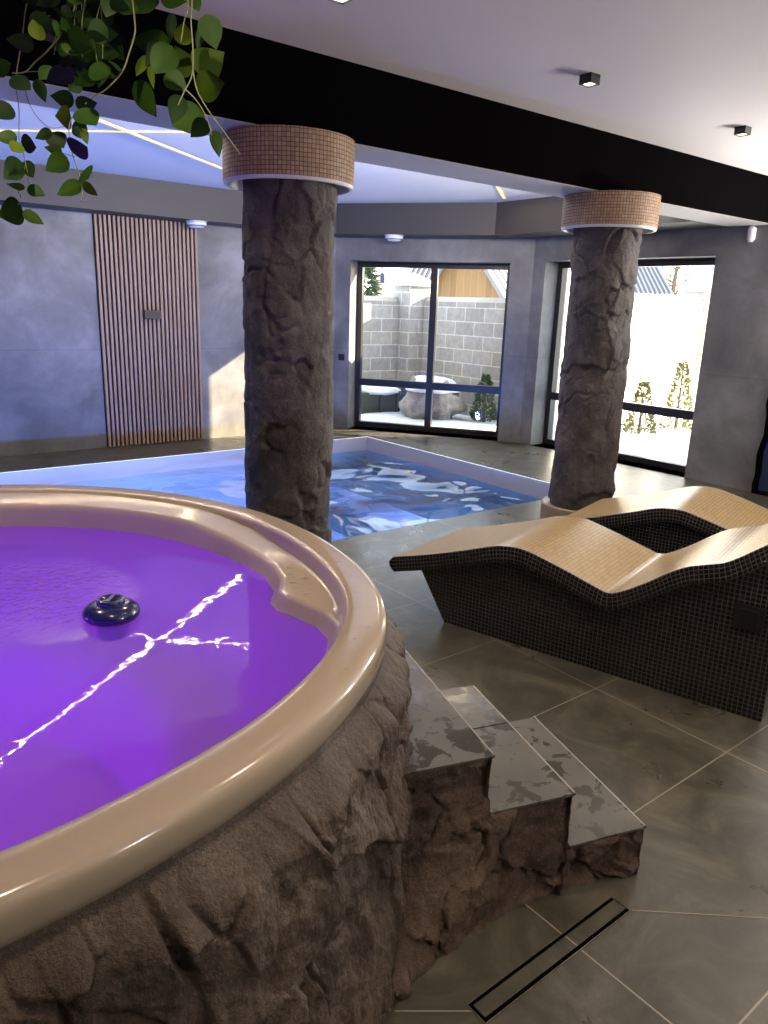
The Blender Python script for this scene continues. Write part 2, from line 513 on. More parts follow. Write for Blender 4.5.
# ------------------------------------------------------------------ room shell
LEFT_V, R_U = -8.22, 7.08
W1A, W1B = (5.67, LEFT_V), (R_U, -6.19)               # chamfer wall with window 1
BACK_U, NEAR_V = -2.7, 2.4
POOL = (0.55, 5.65, -7.45, -4.12)                     # u0 u1 v0 v1
CEIL, TRAY, SOF = 2.77, 2.74, 2.40
BM0, BM1 = -3.85, -3.45                               # beam, far and near face

def build_floor():
    mb = MB()
    u0, u1, v0, v1 = POOL
    def poly(pts): mb.quad([W(a, b, 0) for a, b in reversed(pts)])
    poly([(BACK_U, v1), (BACK_U, NEAR_V), (R_U + .3, NEAR_V), (R_U + .3, v1)])
    poly([(BACK_U, LEFT_V), (BACK_U, v0), (u1, v0), (u1, LEFT_V)])
    poly([(BACK_U, v0), (BACK_U, v1), (u0, v1), (u0, v0)])
    poly([(u1, LEFT_V), (u1, v1), (R_U + .3, v1), (R_U + .3, W1B[1]), (6.2, LEFT_V)])
    # mitred cuts around the drain
    def line(a, b, w=0.0035):
        a, b = Vector(a), Vector(b)
        n = (b - a).cross(Vector((0, 0, 1))).normalized() * w / 2
        mb.quad([a - n, b - n, b + n, a + n][::-1] if (b - a).cross(n).z < 0 else [a - n, b - n, b + n, a + n], mi=1)
    z = 0.0012
    A, B = pxz(395, 1011, z), pxz(472, 1011, z)
    line(A, B)
    line(pxz(632, 910, z), pxz(768, 918, z))
    struct(mb.build('floor', ['floor_tile', 'grout']))
build_floor()

def wall_quad(mb, a, b, z0, z1, mi=0):
    """a->b in uv, seen from the right-hand side"""
    L = math.hypot(b[0] - a[0], b[1] - a[1])
    mb.quad([W(*a, z0), W(*b, z0), W(*b, z1), W(*a, z1)], [(0, z0), (L, z0), (L, z1), (0, z1)], mi)

def wall_with_opening(name, a, b, t0, t1, zb, zt, depth, nrm, H=2.85):
    """wall from a to b (uv) with an opening from t0 to t1 metres and its reveals"""
    mb = MB()
    L = math.hypot(b[0] - a[0], b[1] - a[1])
    d = ((b[0] - a[0]) / L, (b[1] - a[1]) / L)
    at = lambda t, o=0: (a[0] + d[0] * t + nrm[0] * o, a[1] + d[1] * t + nrm[1] * o)
    for o in (0, depth):
        wall_quad(mb, at(0, o), at(t0, o), 0, H)
        wall_quad(mb, at(t1, o), at(L, o), 0, H)
        wall_quad(mb, at(t0, o), at(t1, o), zt, H)
        if zb > 0: wall_quad(mb, at(t0, o), at(t1, o), 0, zb)
    wall_quad(mb, at(t0), at(t0, depth), 0, zt)
    wall_quad(mb, at(t1, depth), at(t1), 0, zt)
    mb.quad([W(*at(t0), zt), W(*at(t0, depth), zt), W(*at(t1, depth), zt), W(*at(t1), zt)])
    mb.quad([W(*at(t0), zb), W(*at(t1), zb), W(*at(t1, depth), zb), W(*at(t0, depth), zb)])
    wall_quad(mb, at(0), at(0, depth), 0, H)
    wall_quad(mb, at(L), at(L, depth), 0, H)
    mb.quad([W(*at(0), H), W(*at(L), H), W(*at(L, depth), H), W(*at(0, depth), H)])
    struct(mb.build(name, 'wall_concrete'))
    return at, L, d

def plain_wall(name, a, b, out, th=0.3, H=2.85):
    mb = MB()
    mb.box(W(*a, 0), W(b[0] - a[0], b[1] - a[1]), W(out[0] * th, out[1] * th), (0, 0, H))
    return struct(mb.build(name, 'wall_concrete'))
plain_wall('wall_left', (BACK_U, LEFT_V), (5.67, LEFT_V), (0, -1))
plain_wall('wall_near', (BACK_U, NEAR_V), (R_U + .3, NEAR_V), (0, 1))
plain_wall('wall_back', (BACK_U, NEAR_V), (BACK_U, LEFT_V), (-1, 0))
N1 = (0.821, -0.571)
W1_T0, W1_T1 = 0.20, 2.20
at1, L1, D1 = wall_with_opening('wall_far', W1A, W1B, W1_T0, W1_T1, 0.0, 2.13, 0.42, N1)
W2_END = NEAR_V
W2_T0, W2_T1 = 0.18, 2.24
at2, L2, D2 = wall_with_opening('wall_right', W1B, (R_U, W2_END), W2_T0, W2_T1, 0.0, 2.15, 0.42, (1, 0))

def window(name, at, t0, t1, zt, off, mull, trans, label):
    t = bpy.data.objects.new(name, None)
    COL.objects.link(t)
    t.location = W(*at((t0 + t1) / 2, off), 0)
    struct(t)
    t['label'] = label
    d0, d1 = off - 0.04, off + 0.04
    fw = 0.068
    def bar(mb, a, b, z0, z1, e0=d0, e1=d1):
        o = W(*at(a, e0), z0)
        mb.box(o, W(*at(b, e0), z0) - o, W(*at(a, e1), z0) - o, (0, 0, z1 - z0))
    fr = MB()
    bar(fr, t0, t0 + fw, 0.0, zt)
    bar(fr, t1 - fw, t1, 0.0, zt)
    bar(fr, t0 + fw, t1 - fw, 0.0, fw)
    bar(fr, t0 + fw, t1 - fw, zt - fw, zt)
    part(fr, 'window_frame', 'frame_black', t)
    m_ = MB()
    bar(m_, mull - 0.042, mull + 0.042, fw, zt - fw)
    part(m_, 'mullion', 'frame_black', t)
    tr = MB()
    bar(tr, t0 + fw, mull - 0.042, trans - 0.045, trans + 0.045)
    bar(tr, mull + 0.042, t1 - fw, trans - 0.045, trans + 0.045)
    part(tr, 'transom', 'frame_black', t)
    for a, b in ((t0 + fw, mull - 0.042), (mull + 0.042, t1 - fw)):
        for z0, z1 in ((fw, trans - 0.045), (trans + 0.045, zt - fw)):
            g = MB()
            o = W(*at(a, off), z0)
            e = W(*at(b, off), z0) - o
            g.quad([o, o + e, o + e + Vector((0, 0, z1 - z0)), o + Vector((0, 0, z1 - z0))])
            part(g, 'pane', 'window_glass', t)
    return t
window('window_1', at1, W1_T0, W1_T1, 2.13, 0.31, 1.22, 0.60, 'black framed four-pane window facing the grey block yard wall')
window('window_2', at2, W2_T0, W2_T1, 2.15, 0.27, 0.95, 0.60, 'black framed window behind the far rock column, facing the sunlit wall')

def build_ceiling():
    mb = MB()                                        # near ceiling
    mb.quad([W(BACK_U, BM1, CEIL), W(BACK_U, NEAR_V, CEIL), W(R_U + .3, NEAR_V, CEIL), W(R_U + .3, BM1, CEIL)])
    struct(mb.build('ceiling', 'ceiling_paint'))
    mb = MB()                                        # raised white ceiling over the pool
    mb.quad([W(BACK_U, LEFT_V - .2, TRAY), W(BACK_U, BM0, TRAY), W(R_U + .3, BM0, TRAY), W(R_U + .3, LEFT_V - .2, TRAY)])
    struct(mb.build('ceiling_pool', 'tray_white'))
    mb = MB()
    top = 2.9
    mb.ubox(BACK_U, R_U, BM0, BM1, SOF + 0.003, top)
    struct(mb.build('ceiling_beam', 'beam_black'))
    mb = MB()
    mb.ubox(BACK_U, R_U, BM0 - 0.004, BM1 - 0.004, SOF, SOF + 0.003)
    struct(mb.build('ceiling_beam_soffit', 'beam_soffit'))
    # dropped fascia around the tray
    mb = MB()
    iv, iu = -7.85, 6.50
    # inner chamfer parallel to wall_far, 0.42 in from it
    o = 0.42
    k = (W1A[0] - N1[0] * o, W1A[1] - N1[1] * o)
    ta = (iv - k[1]) / D1[1]
    pa = (k[0] + D1[0] * ta, iv)
    tb = (iu - k[0]) / D1[0]
    pb = (iu, k[1] + D1[1] * tb)
    inner = [(BACK_U, iv), pa, pb, (iu, BM0)]
    outer = [(BACK_U, LEFT_V), W1A, W1B, (R_U, BM0)]
    for i in range(3):
        wall_quad(mb, inner[i], inner[i + 1], SOF, TRAY)
        mb.quad([W(*inner[i], SOF), W(*outer[i], SOF), W(*outer[i + 1], SOF), W(*inner[i + 1], SOF)])
        mb.quad([W(*inner[i], TRAY - .001), W(*outer[i], TRAY - .001), W(*outer[i + 1], TRAY - .001), W(*inner[i + 1], TRAY - .001)])
    struct(mb.build('trim_fascia', 'fascia_grey'))
    mb = MB()                                        # roof over everything
    mb.ubox(BACK_U - .3, R_U + .5, LEFT_V - .4, NEAR_V + .3, 2.92, 3.1)
    struct(mb.build('ceiling_roof', 'fascia_grey'))
build_ceiling()

# ------------------------------------------------------------------ pool
WATER_Z = -0.17
def build_pool():
    u0, u1, v0, v1 = POOL
    t = thing('swimming_pool', 'indoor swimming pool of rippling blue water sunk in the tiled floor', 'swimming pool', W((u0 + u1) / 2, (v0 + v1) / 2, 0))
    b = MB()
    zb = -1.35
    c = [(u0, v0), (u1, v0), (u1, v1), (u0, v1)]
    for i in range(4): wall_quad(b, c[i], c[(i + 1) % 4], zb, -0.002)
    b.quad([W(*p, zb) for p in c])
    part(b, 'basin', 'pool_liner', t)
    s = MB()                                          # shallow entry bench along the far side
    s.ubox(u1 - 1.0, u1 - 0.002, v0 + 0.002, v1 - 0.002, zb + 0.002, -0.36)
    s.ubox(u1 - 1.5, u1 - 1.0, v0 + 0.002, v1 - 0.002, zb + 0.002, -0.62)
    part(s, 'underwater_bench', 'pool_liner', t)
    w = MB()
    n, k = 160, 110
    rows = []
    for i in range(n + 1):
        u = u0 + (u1 - u0) * i / n
        row = []
        for j in range(k + 1):
            v = v0 + (v1 - v0) * j / k
            h = 0.012 * noise.noise(Vector((u * 1.1, v * 1.5, 0.3))) + 0.0035 * noise.noise(Vector((u * 3.1, v * 3.6, 5)))
            row.append(W(u, v, WATER_Z + h))
        rows.append(row)
    w.grid(rows)
    part(w, 'water', 'pool_water', t, smooth=True)
    for i, u in enumerate((1.3, 2.5, 3.7)):
        f = MB()
        o = W(u, v1 - 0.012, -0.65)
        ring = [[o + W(r * math.cos(a) , -dd) + Vector((0, 0, r * math.sin(a))) for a in [2 * math.pi * q / 20 for q in range(20)]] for r, dd in ((0.13, -0.01), (0.13, 0.012), (0.1, 0.02), (0.001, 0.024))]
        f.grid(ring, closed=True)
        part(f, 'underwater_lamp', 'lens_blue', t, smooth=True)
        l = bpy.data.lights.new('pool_light', 'AREA')
        l.shape = 'DISK'; l.size = 0.25
        l.energy = POOL_LIGHT; l.color = (0.34, 0.42, 1.0)
        lo = bpy.data.objects.new('pool_light', l)
        COL.objects.link(lo)
        lo.parent = t
        lo.location = W(u, v1 - 0.06, -0.65) - t.location
        lo.rotation_euler = DIR(0, 1, 0.05).to_track_quat('Z', 'Y').to_euler()
build_pool()

# ------------------------------------------------------------------ rock
def rock_h(p, s=1.0):
    """height of sculpted rock at a point: overlapping tilted slabs, folds and thin cracks"""
    q = Vector(p) / s
    w = Vector((noise.noise(q * 2.6), noise.noise(q * 2.6 + Vector((7, 3, 1))), noise.noise(q * 2.6 + Vector((1, 9, 4)))))
    w2 = Vector((noise.noise(q * 12), noise.noise(q * 12 + Vector((3, 1, 8))), noise.noise(q * 12 + Vector((5, 2, 2)))))
    h = 0.0
    for k, (f, a, tz) in enumerate(((2.7, 0.85, 0.75), (5.6, 0.42, 0.35))):
        q2 = (q + w * (0.22 / (1 + k)) + w2 * 0.03) * f + Vector((3.3 * k, 1.7, 0.4))
        d, pts = noise.voronoi(q2)
        c = pts[0]
        rnd = lambda n: noise.cell(c * 13.7 + Vector((0.31 + n * 3.1, 0.77, 0.11 + n)))
        off = q2 - c
        h += a * (0.30 * rnd(0) + 0.55 * (off.x * rnd(1) + off.y * rnd(2)) - tz * off.z * (0.4 + 0.6 * rnd(3)))
        edge = d[1] - d[0]
        gate = smooth01(-0.05, 0.2, noise.noise(q * 3.7 + Vector((4 + k, 4, 4))))
        h -= (0.55 if k == 0 else 0.22) * (1 - smooth01(0.0, 0.07, edge)) * gate
    h += 0.40 * noise.fractal(q * 2.2, 1.0, 2.1, 3)
    h += 0.20 * noise.fractal(q * 13, 0.8, 2.2, 5)
    return h

def rock_column(name, uv, label, ring_label, seed):
    c = W(*uv, 0)
    t = thing(name, label, 'column', c)
    rows = []
    n, k = 230, 140
    for i in range(n + 1):
        z = 0.0 + (2.2) * i / n
        row = []
        for j in range(k):
            a = 2 * math.pi * j / k
            p = Vector((math.cos(a) * 0.24 + seed, math.sin(a) * 0.24, z * 0.75))
            r = 0.238 + 0.027 * rock_h(p, 0.72)
            row.append((c.x + r * math.cos(a), c.y + r * math.sin(a), z))
        rows.append(row)
    m = MB()
    m.grid(rows, closed=True)
    part(m, 'rock_shaft', 'column_rock', t, smooth=True)
    m = MB()
    m.lathe((c.x, c.y, 0), [(0.337, SOF - 0.002), (0.337, 2.185)][::-1], 72)
    part(m, 'mosaic_band', 'mosaic_brown', t, smooth=True)
    m = MB()
    m.lathe((c.x, c.y, 0), [(0.337, 2.186), (0.331, 2.170), (0.315, 2.168), (0.308, 2.178), (0.308, 2.30), (0.2, 2.30)], 72)
    part(m, 'white_ring', 'white_plastic', t, smooth=True, angle=40)
    m = MB()
    m.lathe((c.x, c.y, 0), [(0.30, 0.0), (0.30, 0.125), (0.288, 0.135), (0.276, 0.125), (0.2, 0.12)], 64)
    part(m, 'base_ring', 'mosaic_beige', t, smooth=True, angle=40)
    return t
rock_column('rock_column', (2.197, -3.622), 'nearer dark rock-clad column rising behind the hot tub', '', 3.1)
rock_column('rock_column', (4.842, -3.553), 'farther dark rock-clad column standing behind the tiled loungers', '', 9.4)

# ------------------------------------------------------------------ hot tub
TC = Vector((-1.275, 1.735, 0))
TW = 0.755
def tub_g(a):
    d = (math.degrees(a) + 180) % 360 - 180
    return 1 + 0.030 * math.exp(-((d - 2) / 20) ** 2) - 0.010 * smooth01(-20, -40, d) if d > -120 else 1.0
def build_tub():
    t = thing('hot_tub', 'big round cream hot tub with glowing violet water and rock surround', 'hot tub', TC)
    N = 360
    m = MB()
    rows = []
    profs = []
    rwat = []
    for j in range(N):
        a = 2 * math.pi * j / N
        deg = math.degrees(a)
        if deg > 180: deg -= 360
        dg = deg if deg > -60 else deg + 360
        L_ = [(-60, 1.128), (3, 1.128), (7, 1.10), (11, 1.045), (14, 1.008), (17, 1.0), (22, 1.03), (29, 1.05), (48, 1.02), (75, 0.995), (100, 0.975), (180, 0.975), (190, 1.0), (205, 1.128), (300, 1.128)]
        ri = float(np.interp(dg, [a_ for a_, _ in L_], [b_ for _, b_ in L_]))
        b = smooth01(1.125, 1.02, ri) if ri < 1.125 else 0.0
        b = min(1.0, (1.128 - ri) / 0.1)
        zl = 0.80 + 0.036 * smooth01(30, 62, dg) * (1 - smooth01(180, 200, dg))
        pr = [(1.19, 0.755), (1.235, 0.762), (1.249, 0.776), (1.255, 0.795), (1.256, 0.815), (1.2555, 0.828), (1.251, 0.841), (1.243, 0.848), (1.230, 0.851), (1.215, 0.852),
              (1.172, 0.852), (1.158, 0.850), (1.150, 0.846), (1.145, 0.837), (1.142, max(0.822, zl)), (1.137, zl + 0.004),
              (max(ri + 0.03, 1.130), zl) if ri + 0.03 > 1.13 else (1.125, zl), (ri + 0.022, zl - 0.001), (ri + 0.008, zl - 0.004), (ri, zl - 0.012), (ri - 0.006, zl - 0.026), (ri - 0.02, TW),
              (ri - 0.05, 0.64), (ri - 0.08, 0.52), (ri - 0.11, 0.43), (ri - 0.16, 0.40), (0.78, 0.385),
              (0.70, 0.375), (0.66, 0.34), (0.62, 0.2), (0.58, 0.09), (0.5, 0.07), (0.25, 0.065), (0.01, 0.065)]
        rwat.append((ri - 0.02) * tub_g(a))
        g = tub_g(a)
        profs.append([(TC.x + g * r * math.cos(a), TC.y + g * r * math.sin(a), z) for r, z in pr])
    rows = [[profs[j][i] for j in range(N)] for i in range(len(profs[0]))]
    m.grid(rows[:22], closed=True)
    part(m, 'tub_shell', 'tub_acrylic', t, smooth=True, angle=50)
    m = MB()
    m.grid(rows[21:], closed=True)
    part(m, 'basin', 'basin_acrylic', t, smooth=True, angle=50)
    # rock surround
    m = MB()
    rows = []
    n, k = 190, 1100
    for i in range(n + 1):
        f = i / n
        z = 0.78 * (1 - f)
        row = []
        for j in range(k):
            x = j / k
            a = math.radians(-92 + 124 * x / 0.74) if x < 0.74 else math.radians(32 + 236 * (x - 0.74) / 0.26)
            base = 1.245 + 0.065 * smooth01(0, 0.12, f) + 0.06 * f
            p = Vector((math.cos(a) * 1.35, math.sin(a) * 1.35, z * 0.62))
            amp = 0.065 * smooth01(0, 0.14, f) + 0.004
            r = base + amp * rock_h(p, 0.95)
            if f < 0.03: r = min(r, 1.25)
            r *= 1 + (tub_g(a) - 1) * (1 - 0.75 * smooth01(0, 0.3, f))
            row.append((TC.x + r * math.cos(a), TC.y + r * math.sin(a), z))
        rows.append(row)
    m.grid(rows[::-1], closed=True)
    part(m, 'rock_surround', 'tub_rock', t, smooth=True)
    # water
    m = MB()
    NR = 40
    rows = []
    for i in range(NR + 1):
        row = []
        for j in range(N):
            a = 2 * math.pi * j / N
            r1 = rwat[j]
            r = 0.002 + (r1 - 0.002) * i / NR
            row.append((TC.x + r * math.cos(a), TC.y + r * math.sin(a), TW))
        rows.append(row)
    m.grid(rows[::-1], closed=True)
    part(m, 'water', 'tub_water', t, smooth=True)
    for i, (deg, e) in enumerate(((175, 1.2), (222, 1.0), (275, 0.7))):
        a = math.radians(deg)
        d = Vector((math.cos(a), math.sin(a), 0))
        o = TC + d * ((0.915, 1.07, 1.07)[i]) + Vector((0, 0, 0.585))
        s_ = Vector((-d.y, d.x, 0))
        f = MB()
        ring = [[o - d * dd + s_ * r * math.cos(q) + Vector((0, 0, r * math.sin(q))) for q in [2 * math.pi * w / 18 for w in range(18)]] for r, dd in ((0.06, -0.01), (0.06, 0.008), (0.045, 0.014), (0.001, 0.018))]
        f.grid(ring, closed=True)
        part(f, 'underwater_lamp', 'lens_violet', t, smooth=True)
        l = bpy.data.lights.new('tub_light', 'SPOT')
        l.spot_size = math.radians(140); l.spot_blend = 0.9
        l.shadow_soft_size = 0.05
        l.energy = TUB_LIGHT * e; l.color = (0.21, 0.006, 1.0)
        lo = bpy.data.objects.new('tub_light', l)
        COL.objects.link(lo)
        lo.parent = t
        lo.location = o - d * 0.03 - TC
        lo.rotation_euler = (d + Vector((0, 0, 0.40))).to_track_quat('Z', 'Y').to_euler()
    return t
build_tub()

def build_dispenser():
    c = Vector((-0.731, 1.886, TW))
    t = thing('floating_dispenser', 'dark blue floating chlorine dispenser bobbing on the violet tub water', 'floating dispenser', c)
    m = MB()
    m.lathe(c, [(0.001, -0.05), (0.04, -0.05), (0.042, -0.012), (0.052, -0.004), (0.068, 0.003), (0.0745, 0.012), (0.0745, 0.020), (0.071, 0.029), (0.062, 0.038), (0.050, 0.044), (0.040, 0.047), (0.036, 0.046)], 48)
    part(m, 'float_body', 'dispenser_blue', t, smooth=True)
    m = MB()
    m.lathe(c, [(0.037, 0.044), (0.037, 0.053), (0.034, 0.057), (0.028, 0.058), (0.020, 0.052), (0.001, 0.051)], 32)
    m.box(c + Vector((-0.005, -0.025, 0.050)), (0.010, 0, 0), (0, 0.05, 0), (0, 0, 0.009))
    part(m, 'cap', 'dispenser_blue', t, smooth=True, angle=40)
    m = MB()
    m.lathe(c, [(0.050, -0.006), (0.060, -0.002), (0.060, 0.0005), (0.05, 0.0)], 40)
    part(m, 'white_collar', 'white_plastic', t, smooth=True)
build_dispenser()

# ------------------------------------------------------------------ steps beside the tub
def build_steps():
    front = Vector((0.785, 1.862, 0))                 # front right corner of the lowest step
    T = Vector((-0.932, -0.362, 0)).normalized()      # up the stair, towards the tub
    Nn = Vector((-0.345, 0.938, 0)).normalized()      # away from the camera
    t = thing('tub_steps', 'three wet slate steps on a brown rock base beside the hot tub', 'steps', front)
    LEN, TR = 0.62, 0.262
    m = MB()
    lens = (0.62, 0.62, 0.60)
    for k in range(3):
        s0, s1 = k * TR, (k + 1) * TR + (0.0 if k < 2 else 0.10)
        zt = 0.17 * (k + 1) - 0.006
        nz = 28 + 14 * k
        def disp(s, n, z, no):
            p = front + T * s + Nn * n
            q = Vector((p.x + 20, p.y, z))
            h = rock_h(q, 0.6)
            fl = 0.17 * smooth01(0.36, 0.95, s) * (1 - smooth01(0.0, 0.30, z)) ** 1.4
            e = 1 - smooth01(zt - 0.012, zt, z)
            pp = p + Vector((0, 0, z))
            if no == 'f': pp -= Nn * (0.034 * (h - 0.15) * (0.15 + 0.85 * e) + fl + 0.004)
            else: pp -= T * (0.012 * h * (0.3 + 0.7 * e) + 0.002)
            return pp
        ns = 60
        rows = [[disp(s0 + (s1 - s0) * i / ns, 0, zt * (j / nz), 'f') for i in range(ns + 1)][::-1] for j in range(nz + 1)]
        m.grid(rows)
        rows = [[disp(s0, LEN * i / ns, zt * j / nz, 'r') for i in range(ns + 1)] for j in range(nz + 1)]
        m.grid([r[::-1] for r in rows][::-1])
        a, b = front + T * s0, front + T * s1
        m.quad([a + Vector((0, 0, zt)), b + Vector((0, 0, zt)), b + Nn * LEN + Vector((0, 0, zt)), a + Nn * LEN + Vector((0, 0, zt))][::-1])
        m.quad([a + Nn * LEN, b + Nn * LEN, b + Nn * LEN + Vector((0, 0, zt)), a + Nn * LEN + Vector((0, 0, zt))])
    part(m, 'rock_base', 'step_rock', t, smooth=True, angle=60)
    for k in range(3):
        zt = 0.17 * (k + 1)
        pieces = [(0.0, LEN)] if k != 1 else [(0.0, 0.37), (0.373, LEN)]
        ex = 0.0 if k == 0 else 0.0
        for n0, n1 in pieces:
            m = MB()
            s0 = k * TR - 0.004
            s1 = (k + 1) * TR - 0.006 + (0.02 if k == 2 else 0)
            m.box(front + T * s0 + Nn * (n0 - (0.004 if n0 == 0 else 0)) + Vector((0, 0, zt - 0.007)), T * (s1 - s0), Nn * (n1 - n0), (0, 0, 0.007))
            tr = part(m, 'tread', 'tread_slate', t)
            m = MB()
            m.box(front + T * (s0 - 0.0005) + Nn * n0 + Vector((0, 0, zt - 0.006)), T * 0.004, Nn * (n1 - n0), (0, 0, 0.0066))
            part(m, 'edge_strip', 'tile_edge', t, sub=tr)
build_steps()

def droplets():
    random.seed(3)
    m = MB()
    def drop(c, r, h):
        rows = []
        sx = random.uniform(.8, 1.3)
        for i in range(4):
            th = math.pi / 2 * (1 - i / 3)
            rr = r * math.sin(th) + 1e-4
            rows.append([c + Vector((rr * sx * math.cos(q), rr * math.sin(q), h * math.cos(th))) for q in [2 * math.pi * k / 10 for k in range(10)]])
        m.grid(rows, closed=True)
    for i in range(260):
        a = math.radians(random.uniform(-14, 75))
        r = random.uniform(1.165, 1.225) * tub_g(a)
        drop(TC + Vector((r * math.cos(a), r * math.sin(a), 0.8522)), 0.0015 + 0.005 * random.random() ** 3, 0.0012)
    for i in range(70):
        a = math.radians(random.uniform(12, 27))
        r = random.uniform(1.06, 1.12)
        drop(TC + Vector((r * math.cos(a), r * math.sin(a), 0.8005)), 0.002 + 0.006 * random.random() ** 2, 0.0014)
    o = m.build('water_droplets', 'droplet', smooth=True)
    o['kind'] = 'stuff'
    o['label'] = 'scattered water droplets on the cream hot tub rim'
    o['category'] = 'water'
droplets()

# ------------------------------------------------------------------ linear drain
def build_drain():
    u0, u1, v0, v1 = 1.068, 1.637, -0.952, -0.893
    t = thing('floor_drain', 'narrow linear floor drain with tile insert in front of steps', 'drain', W((u0 + u1) / 2, (v0 + v1) / 2, 0))
    m = MB()
    for a, b, c, d in ((u0, u1, v0 - .002, v0), (u0, u1, v1, v1 + .002), (u0 - .002, u0, v0, v1), (u1, u1 + .002, v0, v1)):
        m.ubox(a, b, c, d, 0.0, 0.003)
    part(m, 'channel_frame', 'steel', t)
    m = MB()
    m.ubox(u0, u1, v0, v1, 0.0005, 0.0012)
    part(m, 'slot', 'slot_dark', t)
    m = MB()
    m.ubox(u0 + .010, u1 - .003, v0 + .009, v1 - .011, 0.0012, 0.0025)
    part(m, 'tile_insert', 'floor_tile', t)
build_drain()

# ------------------------------------------------------------------ heated loungers
def interp(prof, s):
    """smooth curve through profile points"""
    P = prof
    if s <= P[0][0]: return P[0][1]
    for i in range(len(P) - 1):
        if s <= P[i + 1][0]:
            p0, p1, p2, p3 = P[max(i - 1, 0)], P[i], P[i + 1], P[min(i + 2, len(P) - 1)]
            h = p2[0] - p1[0]
            x = (s - p1[0]) / h
            m1 = (p2[1] - p0[1]) / (p2[0] - p0[0]) * h
            m2 = (p3[1] - p1[1]) / (p3[0] - p1[0]) * h
            return (2*x**3-3*x*x+1)*p1[1] + (x**3-2*x*x+x)*m1 + (-2*x**3+3*x*x)*p2[1] + (x**3-x*x)*m2
    return P[-1][1]
TOPP = [(-0.315, 0.300), (-0.1, 0.362), (0.12, 0.435), (0.28, 0.492), (0.36, 0.508), (0.44, 0.509), (0.53, 0.490), (0.66, 0.456), (0.80, 0.415), (0.855, 0.402), (0.90, 0.415), (1.0, 0.478), (1.1, 0.553), (1.17, 0.598), (1.24, 0.625), (1.32, 0.655), (1.42, 0.73), (1.55, 0.84), (1.70, 0.97)]
LA = math.radians(-36.3)
LD = Vector((math.cos(LA), math.sin(LA), 0))
LW = Vector((-LD.y, LD.x, 0))
def lounger(name, org, width, label):
    org = Vector(org)
    t = thing(name, label, 'lounger', org, 'mosaic loungers by the pool')
    P = lambda s, w, z: org + LD * s + LW * w + Vector((0, 0, z))
    n = 140
    S = [TOPP[0][0] + (TOPP[-1][0] - TOPP[0][0]) * i / n for i in range(n + 1)]
    top = [interp(TOPP, s) for s in S]
    arc = [0]
    for i in range(n): arc.append(arc[-1] + math.hypot(S[i + 1] - S[i], top[i + 1] - top[i]))
    TH = 0.085
    # underside offset along the normal
    under = []
    for i in range(n + 1):
        a, b = max(i - 1, 0), min(i + 1, n)
        dx, dz = S[b] - S[a], top[b] - top[a]
        L = math.hypot(dx, dz)
        under.append((S[i] + dz / L * TH * 0.55, top[i] - dx / L * TH))
    w0, w1 = -0.045, width
    e = 0.02
    m = MB()                                          # walking surface of gold mosaic
    rows = [[P(S[i], w, top[i]) for w in (w0 + e, w1 - e)] for i in range(n + 1)]
    m.grid([r[::-1] for r in rows], [[(arc[i], w1 - e), (arc[i], w0 + e)] for i in range(n + 1)])
    part(m, 'gold_surface', 'mosaic_gold', t, smooth=True)
    m = MB()                                          # silver trim rows along both long edges
    for a, b in ((w0 + 0.006, w0 + e), (w1 - e, w1 - 0.006)):
        m.grid([[P(S[i], b, top[i]), P(S[i], a, top[i])] for i in range(n + 1)], [[(arc[i], 0.018), (arc[i], 0.002)] for i in range(n + 1)])
    part(m, 'edge_trim', 'mosaic_silver', t, smooth=True)
    m = MB()                                          # black slab edge, rounded over the top
    for side, wa in ((0, w0), (1, w1)):
        sg = 1 if side == 0 else -1
        sec = [(0.006 * sg, 0.0), (0.002 * sg, -0.003), (0, -0.008), (0, -TH + 0.008)]
        rows = []
        uvr = []
        for i in range(n + 1):
            r = []
            ur = []
            for q, (dw, dz) in enumerate(sec):
                f = -dz / TH
                s_ = S[i] + (under[i][0] - S[i]) * f
                z_ = top[i] + (under[i][1] - top[i]) * f
                r.append(P(s_, wa + dw, z_)); ur.append((arc[i], 0.1 + dz))
            r.append(P(under[i][0], wa + 0.008 * sg, under[i][1])); ur.append((arc[i], 0.1 - TH))
            rows.append(r); uvr.append(ur)
        if side == 0: m.grid(rows, uvr)
        else: m.grid([r[::-1] for r in rows], [r[::-1] for r in uvr])
    m.grid([[P(under[i][0], w0 + 0.008, under[i][1]), P(under[i][0], w1 - 0.008, under[i][1])] for i in range(n + 1)], [[(arc[i], 0), (arc[i], width)] for i in range(n + 1)])
    for i in (0, n):                                  # rounded foot and head ends
        rows, uvr = [], []
        sgn = -1 if i == 0 else 1
        for q in range(9):
            f = q / 8
            bulge = math.sin(math.pi * f) * 0.03 * sgn
            s_ = S[i] + (under[i][0] - S[i]) * f + bulge
            z_ = top[i] + (under[i][1] - top[i]) * f
            rows.append([P(s_, w0, z_), P(s_, w1, z_)]); uvr.append([(0, f * 0.1), (width, f * 0.1)])
        if i == 0: rows, uvr = rows[::-1], uvr[::-1]
        m.grid(rows, uvr)
        for w_, fl in ((w0, i == 0), (w1, i != 0)):
            ring = [P(S[i] + (under[i][0] - S[i]) * q / 8 + math.sin(math.pi * q / 8) * 0.03 * sgn, w_, top[i] + (under[i][1] - top[i]) * q / 8) for q in range(9)]
            m.quad(ring if fl else ring[::-1], [(q * .01, .01) for q in range(9)])
    part(m, 'slab_edge', 'mosaic_black', t, smooth=True, angle=45)
    # base
    m = MB()
    sr = 1.537
    us = [(a, b) for a, b in under if -0.163 < a < sr]
    us = [(-0.163, us[0][1])] + us + [(sr, us[-1][1])]
    low = [(-0.163 + 0.163 * min(1, max(0, (us[0][1] - 0) / us[0][1])), 0)]
    front = []
    z0 = us[0][1]
